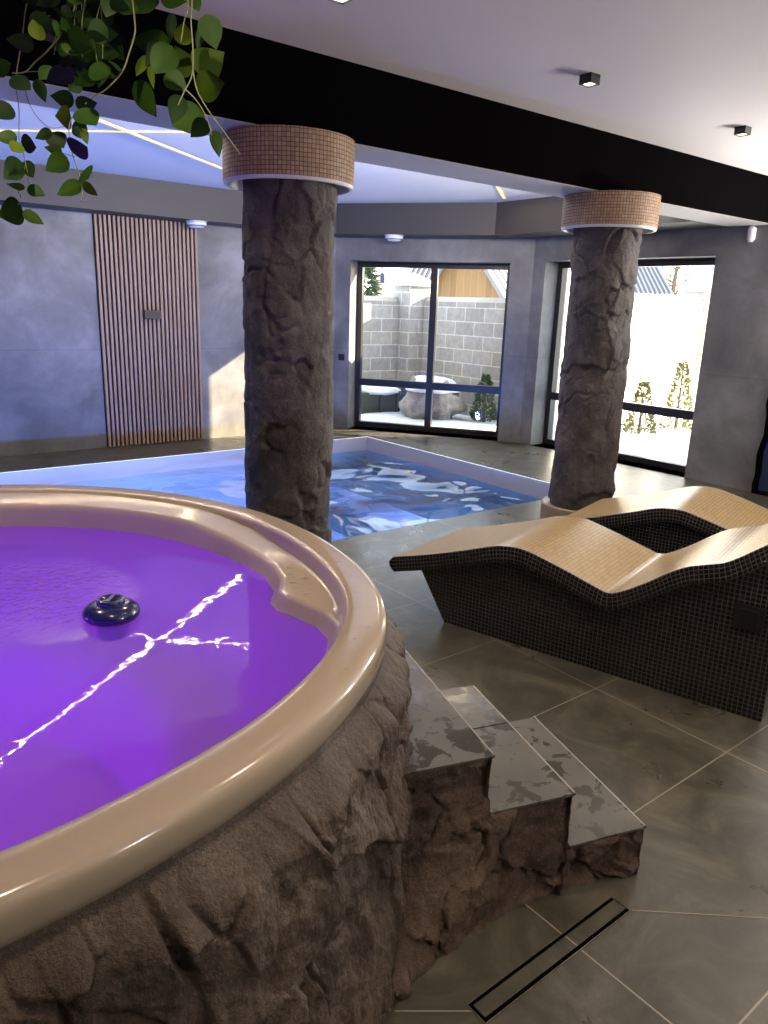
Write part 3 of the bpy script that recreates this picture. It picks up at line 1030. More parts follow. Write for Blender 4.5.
    for wv, fl in ((0.0, False), (width - 0.04, True)):
        # fan of vertical strips
        xs = [a for a, b in us]
        for i in range(len(us) - 1):
            (a, za), (b, zb) = us[i], us[i + 1]
            la = 0 if a >= 0 else -a / 0.163 * z0
            lb = 0 if b >= 0 else -b / 0.163 * z0
            if a < 0 < b: lb = 0
            q = [(a, la), (b, lb), (b, zb + 0.01), (a, za + 0.01)]
            if fl: q = q[::-1]
            m.quad([P(x, wv, z) for x, z in q], q)
    wb = width - 0.04
    m.quad([P(-0.163, 0, z0), P(-0.163, wb, z0), P(0, wb, 0), P(0, 0, 0)][::-1], [(0, 0.3), (wb, 0.3), (wb, 0), (0, 0)][::-1])
    zr = us[-1][1]
    m.quad([P(sr, 0, 0), P(sr, wb, 0), P(sr, wb, zr), P(sr, 0, zr)], [(0, 0), (wb, 0), (wb, zr), (0, zr)])
    m.quad([P(0, 0, 0), P(0, wb, 0), P(sr, wb, 0), P(sr, 0, 0)])
    part(m, 'base', 'mosaic_black', t)
    return t, P
L1T, LP = lounger('mosaic_lounger', (0.336, 3.661, 0), 0.70, 'front gold mosaic lounger with a black control box on its side')
_o2 = Vector((0.336, 3.661, 0)) + LD * 0.36 + LW * 1.30
lounger('mosaic_lounger', _o2, 0.74, 'rear gold mosaic lounger beside the far rock column')
m = MB()
m.box(LP(1.372, -0.002, 0.385), LD * 0.112, -LW * 0.012, (0, 0, 0.10))
cb = part(m, 'control_box', 'black_plastic', L1T)
m = MB()
m.box(LP(1.392, -0.014, 0.40), LD * 0.072, -LW * 0.006, (0, 0, 0.07))
part(m, 'cover', 'frame_black', L1T, sub=cb)

# ------------------------------------------------------------------ slat panel and wall fittings
def build_slats():
    u0, u1 = 2.67, 3.80
    v = LEFT_V
    t = thing('slat_panel', 'vertical brown wooden slat panel on the left concrete wall', 'wall panel', W((u0 + u1) / 2, v, 0))
    m = MB()
    m.ubox(u0, u1, v + 0.001, v + 0.012, 0.012, SOF - 0.005)
    part(m, 'backing', 'felt_dark', t)
    m = MB()
    n = 24
    p = (u1 - u0) / n
    for i in range(n):
        a = u0 + p * i + p * 0.2
        m.ubox(a, a + p * 0.54, v + 0.012, v + 0.040, 0.012, SOF - 0.005)
    part(m, 'slats', 'slat_wood', t)
build_slats()
def build_sconce():
    c = W(3.22, LEFT_V + 0.040, 1.42)
    t = thing('wall_sconce', 'small black box wall lamp fixed on the wooden slat panel', 'wall lamp', c)
    m = MB()
    o = c
    m.box(c + W(-0.09, 0.0, -0.045), W(0.18, 0), W(0, 0.07), (0, 0, 0.09))
    part(m, 'lamp_body', 'black_plastic', t)
    m = MB()
    m.box(c + W(-0.075, 0.008, 0.0455), W(0.15, 0), W(0, 0.05), (0, 0, 0.001))
    part(m, 'lamp_opening', 'slot_dark', t)
    m = MB()
    m.box(c + W(-0.075, 0.008, -0.0465), W(0.15, 0), W(0, 0.05), (0, 0, 0.001))
    part(m, 'lamp_opening', 'slot_dark', t)
build_sconce()
def build_socket():
    a = at1(0.10, -0.0)
    c = W(*a, 0.93)
    dd = W(*D1)
    nn = W(-N1[0], -N1[1])
    t = thing('wall_socket', 'small black wall socket left of the window, behind the nearer column', 'socket', c)
    m = MB()
    m.box(c - dd * 0.04 + Vector((0, 0, -0.04)), dd * 0.08, nn * 0.012, (0, 0, 0.08))
    part(m, 'cover_plate', 'black_plastic', t)
    m = MB()
    m.lathe((0, 0, 0), [(0.024, 0), (0.024, 0.004), (0.019, 0.004), (0.017, 0.001), (0.001, 0.001)], 20)
    q = nn.to_track_quat('Z', 'Y')
    m.v = [tuple(q @ Vector(p) + c + nn * 0.012) for p in m.v]
    part(m, 'socket_insert', 'frame_black', t, smooth=True, angle=40)
build_socket()

def detector(uv, label):
    c = W(*uv, SOF)
    t = thing('smoke_detector', label, 'detector', c, 'white detectors around the pool ceiling')
    m = MB()
    m.lathe(c, [(0.001, -0.085), (0.07, -0.085), (0.095, -0.08), (0.11, -0.062), (0.125, -0.056), (0.138, -0.04), (0.138, -0.022), (0.125, -0.016), (0.145, -0.01), (0.145, 0.0)], 40)
    m.v = [tuple(c + (Vector(p) - c) * 0.78) for p in m.v]
    part(m, 'housing', 'white_plastic', t, smooth=True, angle=50)
    m = MB()
    m.lathe(c, [(0.109, -0.064), (0.127, -0.0565), (0.125, -0.058)], 32)
    m.v = [tuple(c + (Vector(p) - c) * 0.78) for p in m.v]
    part(m, 'vent_slot', 'slot_dark', t)
detector((3.70, -8.0), 'white round detector under the soffit by the slat panel')
detector((5.90, -7.35), 'white round detector under the soffit above the block-wall window')
def motion_sensor():
    c = W(R_U, -3.62, 2.33)
    t = thing('motion_sensor', 'white rounded motion sensor high on the right concrete wall', 'sensor', c)
    m = MB()
    m.lathe(c + W(-0.035, 0), [(0.001, -0.075), (0.02, -0.073), (0.03, -0.06), (0.034, -0.03), (0.034, 0.035), (0.03, 0.05), (0.018, 0.06), (0.001, 0.062)], 24)
    part(m, 'housing', 'white_plastic', t, smooth=True)
    m = MB()
    m.box(c + W(-0.012, -0.025, -0.05), W(0.012, 0), W(0, 0.05), (0, 0, 0.1))
    part(m, 'bracket', 'white_plastic', t)
motion_sensor()
def dark_panel():
    c = W(R_U - 0.03, -2.7, 0)
    t = thing('decorative_panel', 'dark blue glass panel with ragged black edge standing against right wall', 'panel', c)
    random.seed(4)
    pts_o, pts_i = [], []
    v0, v1, h = -3.22, -2.1, 1.12
    edge = []
    for i in range(13): edge.append((v0 + 0.02 * random.uniform(-1, 1), h * i / 12))
    for i in range(1, 12): edge.append((v0 + (v1 - v0) * i / 11, h + 0.05 * random.uniform(-1, 1)))
    for i in range(12, -1, -1): edge.append((v1 + 0.02 * random.uniform(-1, 1), h * i / 12))
    cv, czz = (v0 + v1) / 2, h / 2
    inner = [(cv + (a - cv) * 0.90, czz + (b - czz) * 0.93) for a, b in edge]
    m = MB()
    k = len(edge)
    F = lambda uv, u: W(u, uv[0], max(0, uv[1]))
    for i in range(k):
        a, b = edge[i], edge[(i + 1) % k]
        ia, ib = inner[i], inner[(i + 1) % k]
        m.quad([F(a, R_U - .06), F(b, R_U - .06), F(ib, R_U - .05), F(ia, R_U - .05)])
        m.quad([F(a, R_U - .002), F(b, R_U - .002), F(b, R_U - .06), F(a, R_U - .06)])
    part(m, 'ragged_frame', 'beam_black', t)
    m = MB()
    m.quad([F(p, R_U - .05) for p in inner])
    part(m, 'glass', 'panel_glass', t)
dark_panel()

# ------------------------------------------------------------------ lamps
def spot(u, v, label, e=SPOT_W, blend=0.6, ang=100):
    c = W(u, v, CEIL)
    t = thing('ceiling_spotlight', label, 'ceiling light', c, 'black surface spotlights on the near ceiling')
    h, s = 0.046, 0.037
    m = MB()
    for a, b, cc, d in ((-s, s, -s, -s + .006), (-s, s, s - .006, s), (-s, -s + .006, -s + .006, s - .006), (s - .006, s, -s + .006, s - .006)):
        m.ubox(u + a, u + b, v + cc, v + d, CEIL - h, CEIL)
    m.ubox(u - s, u + s, v - s, v + s, CEIL - 0.01, CEIL)
    part(m, 'housing', 'black_plastic', t)
    m = MB()
    m.ubox(u - s + .007, u + s - .007, v - s + .007, v + s - .007, CEIL - h + 0.006, CEIL - h + 0.012)
    part(m, 'diffuser', 'lamp_face', t)
    l = bpy.data.lights.new('spot_light', 'SPOT')
    l.energy = e; l.color = (1.0, 0.80, 0.58)
    l.spot_size = math.radians(ang); l.spot_blend = blend
    l.shadow_soft_size = 0.04
    lo = bpy.data.objects.new('spot_light', l)
    COL.objects.link(lo)
    lo.parent = t
    lo.location = (0, 0, -h - 0.01)
spot(3.46, -2.75, 'black square ceiling spotlight in the middle of the three, above the front lounger')
spot(5.04, -2.75, 'black square ceiling spotlight farthest right, nearest the right wall')
spot(1.88, -2.72, 'black square ceiling spotlight cut by the top edge, above the steps')
for uu in (0.32, 1.90, 3.46, 5.04):
    spot(uu, -0.9, 'black square ceiling spotlight in the row out of the picture, above the floor')
for uu in (0.32, 1.90, 3.46):  # extra row added out of view to light the step fronts
    spot(uu, 0.95, 'black square ceiling spotlight in an added row behind the camera')
spot(0.0, -2.79, 'black square ceiling spotlight out of the picture, above the tub')
def uplight(u, v, du, dv, e):  # added lamps out of view, there to brighten the near ceiling
    c = W(u - du * .06, v - dv * .06, 1.75)
    t = thing('added_uplight', 'added fill lamp out of the picture brightening the near ceiling', 'wall lamp', c, 'added fill lamps of the near room')
    m = MB()
    m.ubox(u - .12 * du - .15 * dv - .0, u - .002 * du + .15 * dv, v - .12 * dv - .15 * du, v - .002 * dv + .15 * du, 1.68, 1.75)
    part(m, 'lamp_body', 'black_plastic', t)
    l = bpy.data.lights.new('uplight', 'AREA')
    l.shape = 'RECTANGLE'; l.size = 0.26; l.size_y = 0.08
    l.energy = ADDED_UPLIGHT_W * e; l.color = (1.0, 0.93, 0.90)
    lo = bpy.data.objects.new('uplight', l)
    COL.objects.link(lo)
    lo.parent = t
    lo.location = (0, 0, 0.04)
    z_ = DIR(du * .5, dv * .5, -0.86).normalized(); x_ = DIR(dv, du, 0); y_ = z_.cross(x_)
    lo.rotation_euler = Matrix((x_, y_, z_)).transposed().to_euler()
uplight(R_U, -2.0, 1, 0, 1.0)
uplight(R_U, -0.7, 1, 0, 1.0)
uplight(2.4, NEAR_V, 0, 1, 0.6)
def cove(u0, u1):  # added lamp hidden behind the beam to brighten the pool ceiling
    c = W((u0 + u1) / 2, BM0 - 0.02, 2.5)
    t = thing('added_cove', 'added unseen linear lamp behind the black beam, brightening the pool ceiling', 'cove lamp', c)
    m = MB()
    m.ubox(u0, u1, BM0 - 0.045, BM0 - 0.002, 2.47, 2.5)
    part(m, 'profile', 'beam_black', t)
    l = bpy.data.lights.new('added_cove_lamp', 'AREA')
    l.shape = 'RECTANGLE'; l.size = u1 - u0; l.size_y = 0.03
    l.energy = ADDED_COVE_W; l.color = (1.0, 0.93, 0.86)
    lo = bpy.data.objects.new('added_cove_lamp', l)
    COL.objects.link(lo)
    lo.parent = t
    lo.location = W(0, -0.035, 0.008)
    q = DIR(0, 0.55, -0.8).to_track_quat('Z', 'X')
    z_ = DIR(0, 0.55, -0.8).normalized(); x_ = DIR(1, 0, 0); y_ = z_.cross(x_)
    lo.rotation_euler = Matrix((x_, y_, z_)).transposed().to_euler()
cove(1.5, 6.3)
def strip(a, b, label, drop=0.0):
    A, B = W(*a, TRAY), W(*b, TRAY)
    d = (B - A).normalized()
    n = d.cross(Vector((0, 0, 1)))
    A.z = B.z = TRAY - 0.001 - drop
    t = thing('led_strip', label, 'LED strip', (A + B) / 2, 'LED strips in the pool ceiling')
    m = MB()
    m.box(A - n * 0.018 + Vector((0, 0, -0.004)), B - A, n * 0.036, (0, 0, 0.004))
    part(m, 'channel', 'white_plastic', t)
    m = MB()
    m.box(A - n * 0.014 + Vector((0, 0, -0.009)), B - A, n * 0.028, (0, 0, 0.005))
    part(m, 'diffuser', 'led_warm', t)
    l = bpy.data.lights.new('strip_light', 'AREA')
    l.shape = 'RECTANGLE'; l.size = (B - A).length; l.size_y = 0.011
    l.energy = STRIP_W * (B - A).length / 3; l.color = (1.0, 0.76, 0.40)
    lo = bpy.data.objects.new('strip_light', l)
    COL.objects.link(lo)
    lo.parent = t
    lo.location = (0, 0, -0.012)
    lo.rotation_euler = (0, 0, math.atan2(d.y, d.x))
strip((0.2, -7.73), (2.84, -5.11), 'glowing level LED strip at far left behind the vine, crossing another')
strip((0.6, -4.55), (3.5, -6.74), 'glowing LED strip running right behind the nearer column top', 0.012)
strip((4.6, -4.65), (6.28, -5.97), 'short glowing LED strip left of the farther column top')

# ------------------------------------------------------------------ trailing plant
def build_plant():
    random.seed(11)
    D = 1.32
    top = px(105, -190, D)
    t = thing('hanging_plant', 'trailing green leafy vine hanging from the ceiling at upper left', 'plant', top)
    m = MB()
    m.lathe(top, [(0.001, -0.10), (0.06, -0.10), (0.085, -0.03), (0.09, 0.02), (0.084, 0.02), (0.08, 0.0), (0.001, 0.0)], 28)
    part(m, 'pot', 'pot_dark', t, smooth=True, angle=40)
    m = MB()
    hk = Vector((top.x, top.y, CEIL))
    for k in range(3):
        a = 2 * math.pi * k / 3
        m.tube([top + Vector((0.085 * math.cos(a), 0.085 * math.sin(a), 0.02)), top + (hk - top) * 0.85, hk], 0.0025, 5)
    part(m, 'hanger_cord', 'cord', t)
    SM = MB()
    def stem(pts, r=0.0022, d=D, spread=0.0):
        r *= 0.62
        P = [px(x, y, d + spread * i) for i, (x, y) in enumerate(pts)]
        Q = []
        for i in range(len(P) - 1):
            p0, p1, p2, p3 = P[max(i - 1, 0)], P[i], P[i + 1], P[min(i + 2, len(P) - 1)]
            for s in range(5):
                x = s / 5
                Q.append(0.5 * ((2 * p1) + (p2 - p0) * x + (2 * p0 - 5 * p1 + 4 * p2 - p3) * x * x + (3 * p1 - p0 - 3 * p2 + p3) * x ** 3))
        Q.append(P[-1])
        SM.tube(Q, [r * (1 - 0.45 * i / len(Q)) for i in range(len(Q))], 6)
    stem([(100, -170), (95, -100), (80, -20), (70, 20), (50, 48), (35, 62), (25, 72), (12, 73)], 0.0028)
    stem([(108, -170), (120, -100), (130, -20), (134, 15), (135, 32), (130, 50), (122, 72), (105, 90), (96, 95), (85, 104)], 0.0028, D - 0.03)
    stem([(115, -170), (160, -110), (188, -40), (192, 0), (191, 20), (193, 50), (192, 75), (184, 92), (178, 105)], 0.0026, D - 0.05)
    stem([(112, -170), (150, -120), (184, -40), (188, 4), (184, 22), (181, 42)], 0.002, D - 0.06)
    stem([(193, 70), (197, 90), (208, 110), (224, 132), (240, 154)], 0.002, D - 0.05)
    stem([(186, 90), (196, 100), (206, 116), (212, 135)], 0.002, D - 0.05)
    stem([(95, -170), (60, -80), (30, -10), (22, 40), (16, 80), (19, 110), (19, 140), (23, 150), (25, 168), (18, 188), (21, 198), (18, 205)], 0.0018, D + 0.03)
    stem([(22, 80), (30, 105), (40, 120), (52, 128), (70, 125)], 0.0013, D + 0.03)
    stem([(22, 148), (26, 165), (30, 185)], 0.0013, D + 0.03)
    stem([(85, 104), (72, 118), (69, 132), (73, 156), (80, 176), (82, 192), (81, 200), (85, 201), (87, 197)], 0.0019, D - 0.02)
    stem([(75, 157), (66, 154), (60, 152)], 0.0012, D - 0.02)
    stem([(25, 72), (40, 72), (50, 80)], 0.0013, D)
    for k in range(9):
        x0 = random.uniform(60, 110)
        stem([(random.uniform(85, 120), -150), (x0 + random.uniform(-15, 15), -50), (x0, random.uniform(0, 30)), (x0 + random.uniform(-12, 12), random.uniform(40, 85))], 0.0018, D + random.uniform(-.06, .06))
    part(SM, 'stems', 'stem_pale', t, smooth=True)
    LM = MB()
    def leaf(base, tip, wid, tone, d=D, roll=0.0, curl=0.25, dd=0.0):
        A, B = px(*base, d), px(*tip, d + dd)
        ax = B - A
        L = ax.length
        ax.normalize()
        view = (A - Vector((0, 0, EYE))).normalized()
        side = ax.cross(view).normalized()
        nrm = side.cross(ax).normalized()
        q = Matrix.Rotation(roll, 3, ax)
        side, nrm = q @ side, q @ nrm
        rows, uvr = [], []
        n = 14
        for i in range(n + 1):
            x = (i / n) ** 1.15
            wv = wid * L * 0.56 * (x ** 0.58) * ((1 - x) ** 1.12) / 0.352 + 0.0004
            bend = -curl * L * (x * x) * 0.5
            row, ur = [], []
            for j in (-1, -0.55, 0, 0.55, 1):
                fold = 0.22 * abs(j) * wv - 0.12 * wv * j * j
                row.append(A + ax * (L * x) + side * (wv * j) + nrm * (fold + bend))
                ur.append((tone + 0.06 * (1 if j == 0 else 0), x))
            rows.append(row); uvr.append(ur)
        LM.grid(rows, uvr)
    R = random.uniform
    L_ = [((34, 46), (6, 38), .66, .5), ((38, 40), (35, 17), .62, .85), ((-6, 70), (14, 64), .6, .45), ((12, 76), (32, 93), .55, .35), ((51, 66), (40, 82), .7, .4),
          ((37, 79), (45, 103), .55, .3), ((74, 102), (51, 94), .75, .15), ((76, 106), (98, 102), .6, .35), ((80, 108), (97, 129), .75, .3), ((71, 118), (57, 116), .9, .8),
          ((10, 104), (-4, 120), .8, .12), ((17, 136), (-6, 139), .6, .5), ((20, 143), (11, 153), .85, .8), ((21, 142), (38, 147), .9, .25), ((52, 132), (34, 137), .6, .3),
          ((52, 132), (64, 150), .95, .12), ((62, 152), (44, 146), .55, .6), ((67, 157), (46, 171), .72, .5), ((71, 151), (88, 146), .95, .12), ((82, 172), (90, 178), 1.3, .4),
          ((81, 183), (57, 195), .52, .55), ((82, 184), (99, 195), .55, .85), ((22, 162), (3, 179), .75, .4), ((24, 161), (38, 182), .35, .2), ((25, 188), (7, 184), .35, .5),
          ((28, 186), (45, 197), .7, .4), ((22, 208), (0, 216), .95, .45), ((23, 211), (44, 225), .5, .55), ((74, 122), (88, 136), .85, .15), ((82, 128), (88, 145), .45, .7), ((74, 127), (80, 138), .7, .15),
          ((169, 43), (132, 41), .55, .5), ((183, 45), (184, 22), .85, .85), ((162, 44), (144, 64), .7, .1), ((172, 46), (152, 75), .75, .45), ((188, 77), (175, 46), .72, .6),
          ((195, 70), (224, 53), .85, .6), ((196, 88), (226, 83), .85, .6), ((166, 72), (187, 92), .75, .45), ((134, 82), (159, 118), .5, .45), ((182, 96), (171, 123), .7, .35),
          ((203, 112), (172, 128), .85, .5), ((206, 14), (217, 52), .5, .4), ((203, 25), (197, 52), .3, .25), ((146, 55), (137, 79), .35, .7), ((149, 66), (154, 89), .3, .7),
          ((138, -4), (150, 19), .9, .3), ((160, -3), (186, 2), .6, .45), ((190, -8), (199, 12), .75, .4), ((214, 130), (220, 158), .45, .3), ((172, 13), (170, 44), .3, .15), ((208, 122), (190, 136), .8, .12), ((116, 0), (140, 12), .7, .4)]
    for b, tp, w_, tone in L_:
        leaf(b, tp, w_, tone, D + R(-.05, .05), R(-.5, .5), R(.05, .4), R(-.02, .02))
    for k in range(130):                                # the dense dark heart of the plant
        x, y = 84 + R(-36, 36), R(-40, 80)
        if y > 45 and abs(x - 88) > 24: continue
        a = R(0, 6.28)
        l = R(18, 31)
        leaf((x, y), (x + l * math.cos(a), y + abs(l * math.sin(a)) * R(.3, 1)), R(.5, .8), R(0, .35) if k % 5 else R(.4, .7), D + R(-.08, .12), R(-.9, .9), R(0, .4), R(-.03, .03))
    for k in range(40):                                # foliage above the picture, up to the pot
        x, y = 105 + R(-70, 95), R(-180, -30)
        a = R(0, 6.28)
        l = R(18, 28)
        leaf((x, y), (x + l * math.cos(a), y + abs(l * math.sin(a))), R(.5, .8), R(0, .6), D + R(-.08, .1), R(-.9, .9), R(0, .4), R(-.03, .03))
    part(LM, 'leaves', 'leaf_green', t, smooth=True)
build_plant()

# ------------------------------------------------------------------ yard outside
def build_yard():
    m = MB()
    rows = []
    for i in range(90):
        u = 4.5 + 0.35 * i if i < 60 else 25.5 + (i - 60) * 2.0
        rows.append([W(u, -16 + 0.35 * j if j < 70 else 8.5 + (j - 70) * 2, 0.05 + 0.05 * noise.fractal(Vector((u * .8, (-16 + .35 * j) * .8, 0)), 1, 2, 3)) for j in range(90)])
    # keep the snow outside the building
    i0 = 0
    def inside(p):
        x, y, z = p
        u, v = x * UX + y * UY, x * UY - y * UX
        return u < R_U + 0.32 and v > W1A[1] - 0.3 and (u - W1A[0]) * N1[0] + (v - W1A[1]) * N1[1] < 0.34
    n, k = 90, 90
    idx = {}
    for i in range(n - 1):
        for j in range(k - 1):
            q = [rows[i][j], rows[i][j + 1], rows[i + 1][j + 1], rows[i + 1][j]]
            if all(inside(p) for p in q): continue
            ids = []
            for a, b in ((i, j), (i, j + 1), (i + 1, j + 1), (i + 1, j)):
                if (a, b) not in idx:
                    idx[(a, b)] = len(m.v)
                    p = Vector(rows[a][b])
                    if inside(p): p.z = -0.06
                    m.v.append(tuple(p))
                ids.append(idx[(a, b)])
            m.f.append(tuple(ids)); m.uv += [(0, 0)] * 4; m.mi.append(0)
    struct(m.build('ground_snow', 'snow', smooth=True))
    def yard_wall(a, b, th, h, name, label, mt, cat='wall', cop=0.05):
        t = thing(name, label, cat, W((a[0] + b[0]) / 2, (a[1] + b[1]) / 2, 0))
        m = MB()
        L = math.hypot(b[0] - a[0], b[1] - a[1])
        dx, dy = (b[0] - a[0]) / L, (b[1] - a[1]) / L
        o = W(*a, 0)
        m.box(o, W(dx * L, dy * L), W(dy * th, -dx * th), (0, 0, h))
        part(m, 'masonry', mt, t)
        m = MB()
        m.box(W(*a, h) - W(dx * .04 + dy * .05, dy * .04 - dx * .05), W(dx * (L + .08), dy * (L + .08)), W(dy * (th + .1), -dx * (th + .1)), (0, 0, 0.07))
        part(m, 'coping', 'coping', t)
        m = MB()
        return t
    yard_wall((8.02, -7.05), (8.02, -9.45), -0.2, 1.68, 'block_wall', 'grey block yard wall facing the four-pane window', 'yard_block')
    yard_wall((8.0, -9.45), (4.0, -9.45), -0.2, 1.66, 'block_wall', 'grey block yard wall left of the capped pillar', 'yard_block')
    yard_wall((8.25, -7.0), (12.0, -7.0), -0.2, 1.82, 'white_wall', 'blazing white sunlit yard wall seen through the right window', 'render_white')
    # pillar at the inner corner
    def pillar(u, v, s, h, label, mt):
        t = thing('yard_pillar', label, 'pillar', W(u, v, 0))
        m = MB()
        m.ubox(u - s / 2, u + s / 2, v - s / 2, v + s / 2, 0, h)
        part(m, 'shaft', mt, t)
        m = MB()
        a, z = s / 2 + 0.06, h
        base = [W(u - a, v - a, z), W(u + a, v - a, z), W(u + a, v + a, z), W(u - a, v + a, z)]
        m.ubox(u - a, u + a, v - a, v + a, z, z + 0.06)
        apex = W(u, v, z + 0.2)
        for i in range(4):
            p, q = base[i] + Vector((0, 0, .06)), base[(i + 1) % 4] + Vector((0, 0, .06))
            m.quad([p, q, apex])
        part(m, 'cap', 'coping', t)
    pillar(7.95, -9.4, 0.42, 1.90, 'grey block pillar with pale cap at the yard wall corner', 'yard_block')
    pillar(12.33, -7.0, 0.46, 1.98, 'grey stone pillar at the end of the white wall', 'yard_block')
    # white wall piece beyond the pillar
    yard_wall((12.7, -7.0), (17.5, -7.0), -0.2, 1.98, 'white_wall', 'white wall piece beyond the stone pillar', 'render_white')
build_yard()

def blob(c, rx, ry, rz, seed, amp=0.25, n=20, k=32, zmin=None):
    m = MB()
    rows = []
    for i in range(n + 1):
        th = math.pi * i / n
        row = []
        for j in range(k):
            ph = 2 * math.pi * j / k
            d = Vector((math.sin(th) * math.cos(ph), math.sin(th) * math.sin(ph), math.cos(th)))
            r = 1 + amp * noise.fractal(d * 1.6 + Vector((seed, 0, 0)), 1, 2, 4)
            p = Vector((d.x * rx * r, d.y * ry * r, d.z * rz * r))
            if zmin is not None: p.z = max(p.z, zmin)
            row.append(Vector(c) + p)
        rows.append(row)
    m.grid(rows[::-1], closed=True)
    return m
def boulder():
    c = W(7.33, -8.12, 0.25)
    t = thing('boulder', 'round stone boulder capped with snow behind the four-pane window', 'boulder', c)
    part(blob(c, 0.40, 0.38, 0.36, 2.0, 0.4), 'stone', 'boulder_stone', t, smooth=True)
    part(blob(c + Vector((0, 0, 0.21)), 0.36, 0.36, 0.19, 2.0, 0.18, zmin=-0.03), 'snow_cap', 'snow', t, smooth=True)
boulder()
def planter():
    c = W(6.9, -8.95, 0)
    t = thing('garden_box', 'dark green garden box topped with snow at the window left', 'box', c)
    m = MB(); m.ubox(6.45, 7.2, -9.2, -8.75, 0, 0.36)
    for u in (6.5, 6.85, 7.17): m.ubox(u, u + .05, -8.75, -8.72, 0, 0.36)
    part(m, 'box_body', 'crate_green', t)
    part(blob(W(6.85, -8.97, 0.38), 0.44, 0.3, 0.08, 5, 0.15), 'snow_cap', 'snow', t, smooth=True)
    c2 = W(7.48, -8.86, 0)
    t2 = thing('tarp_bundle', 'dark tarp-covered bundle between the garden box and the boulder', 'bundle', c2)
    part(blob(c2 + Vector((0, 0, .17)), 0.13, 0.13, 0.24, 8, 0.5), 'tarp', 'tarp_dark', t2, smooth=True)
    part(blob(c2 + Vector((0.02, -.08, .2)), 0.10, 0.07, 0.05, 3, 0.4), 'snow_patch', 'snow', t2, smooth=True)
planter()
def conifer(c, h, r, label, mt, seed, top=0.0):
    random.seed(seed)
    c = Vector(c)
    t = thing('shrub', label, 'shrub', c)
    m = MB()
    m.tube([c, c + Vector((0, 0, h * 0.9))], [0.025, 0.008], 6)
    part(m, 'stem', 'bark', t)
    m = MB()
    for i in range(900):
        z = random.random() ** 1.25
        rr = r * (1 - z) ** 0.8 * (0.35 + 0.65 * math.sqrt(random.random())) + 0.01
        a = random.uniform(0, 6.28)
        p = c + Vector((rr * math.cos(a), rr * math.sin(a), 0.03 + z * h))
        d = Vector((math.cos(a), math.sin(a), random.uniform(0.3, 1.3))).normalized()
        s = d.orthogonal().normalized()
        s = (Matrix.Rotation(random.uniform(0, 6.28), 3, d) @ s) * random.uniform(.008, .018)
        L = random.uniform(.04, .09)
        m.quad([p - s * .4, p - s + d * L * .5, p + d * L, p + s + d * L * .5])
    part(m, 'foliage', mt, t)
    return t
conifer(W(7.72, -7.45, 0.03), 0.62, 0.17, 'dark conical shrub at the lower right of the four-pane window', 'conifer', 1)
conifer(W(8.85, -5.67, 0.03), 0.66, 0.19, 'small yellow-green conifer nearer the far column in the snow', 'conifer_yellow', 2)
conifer(W(9.65, -5.62, 0.03), 0.92, 0.19, 'taller yellow-green conifer beside the stone pillar', 'conifer_yellow', 3)

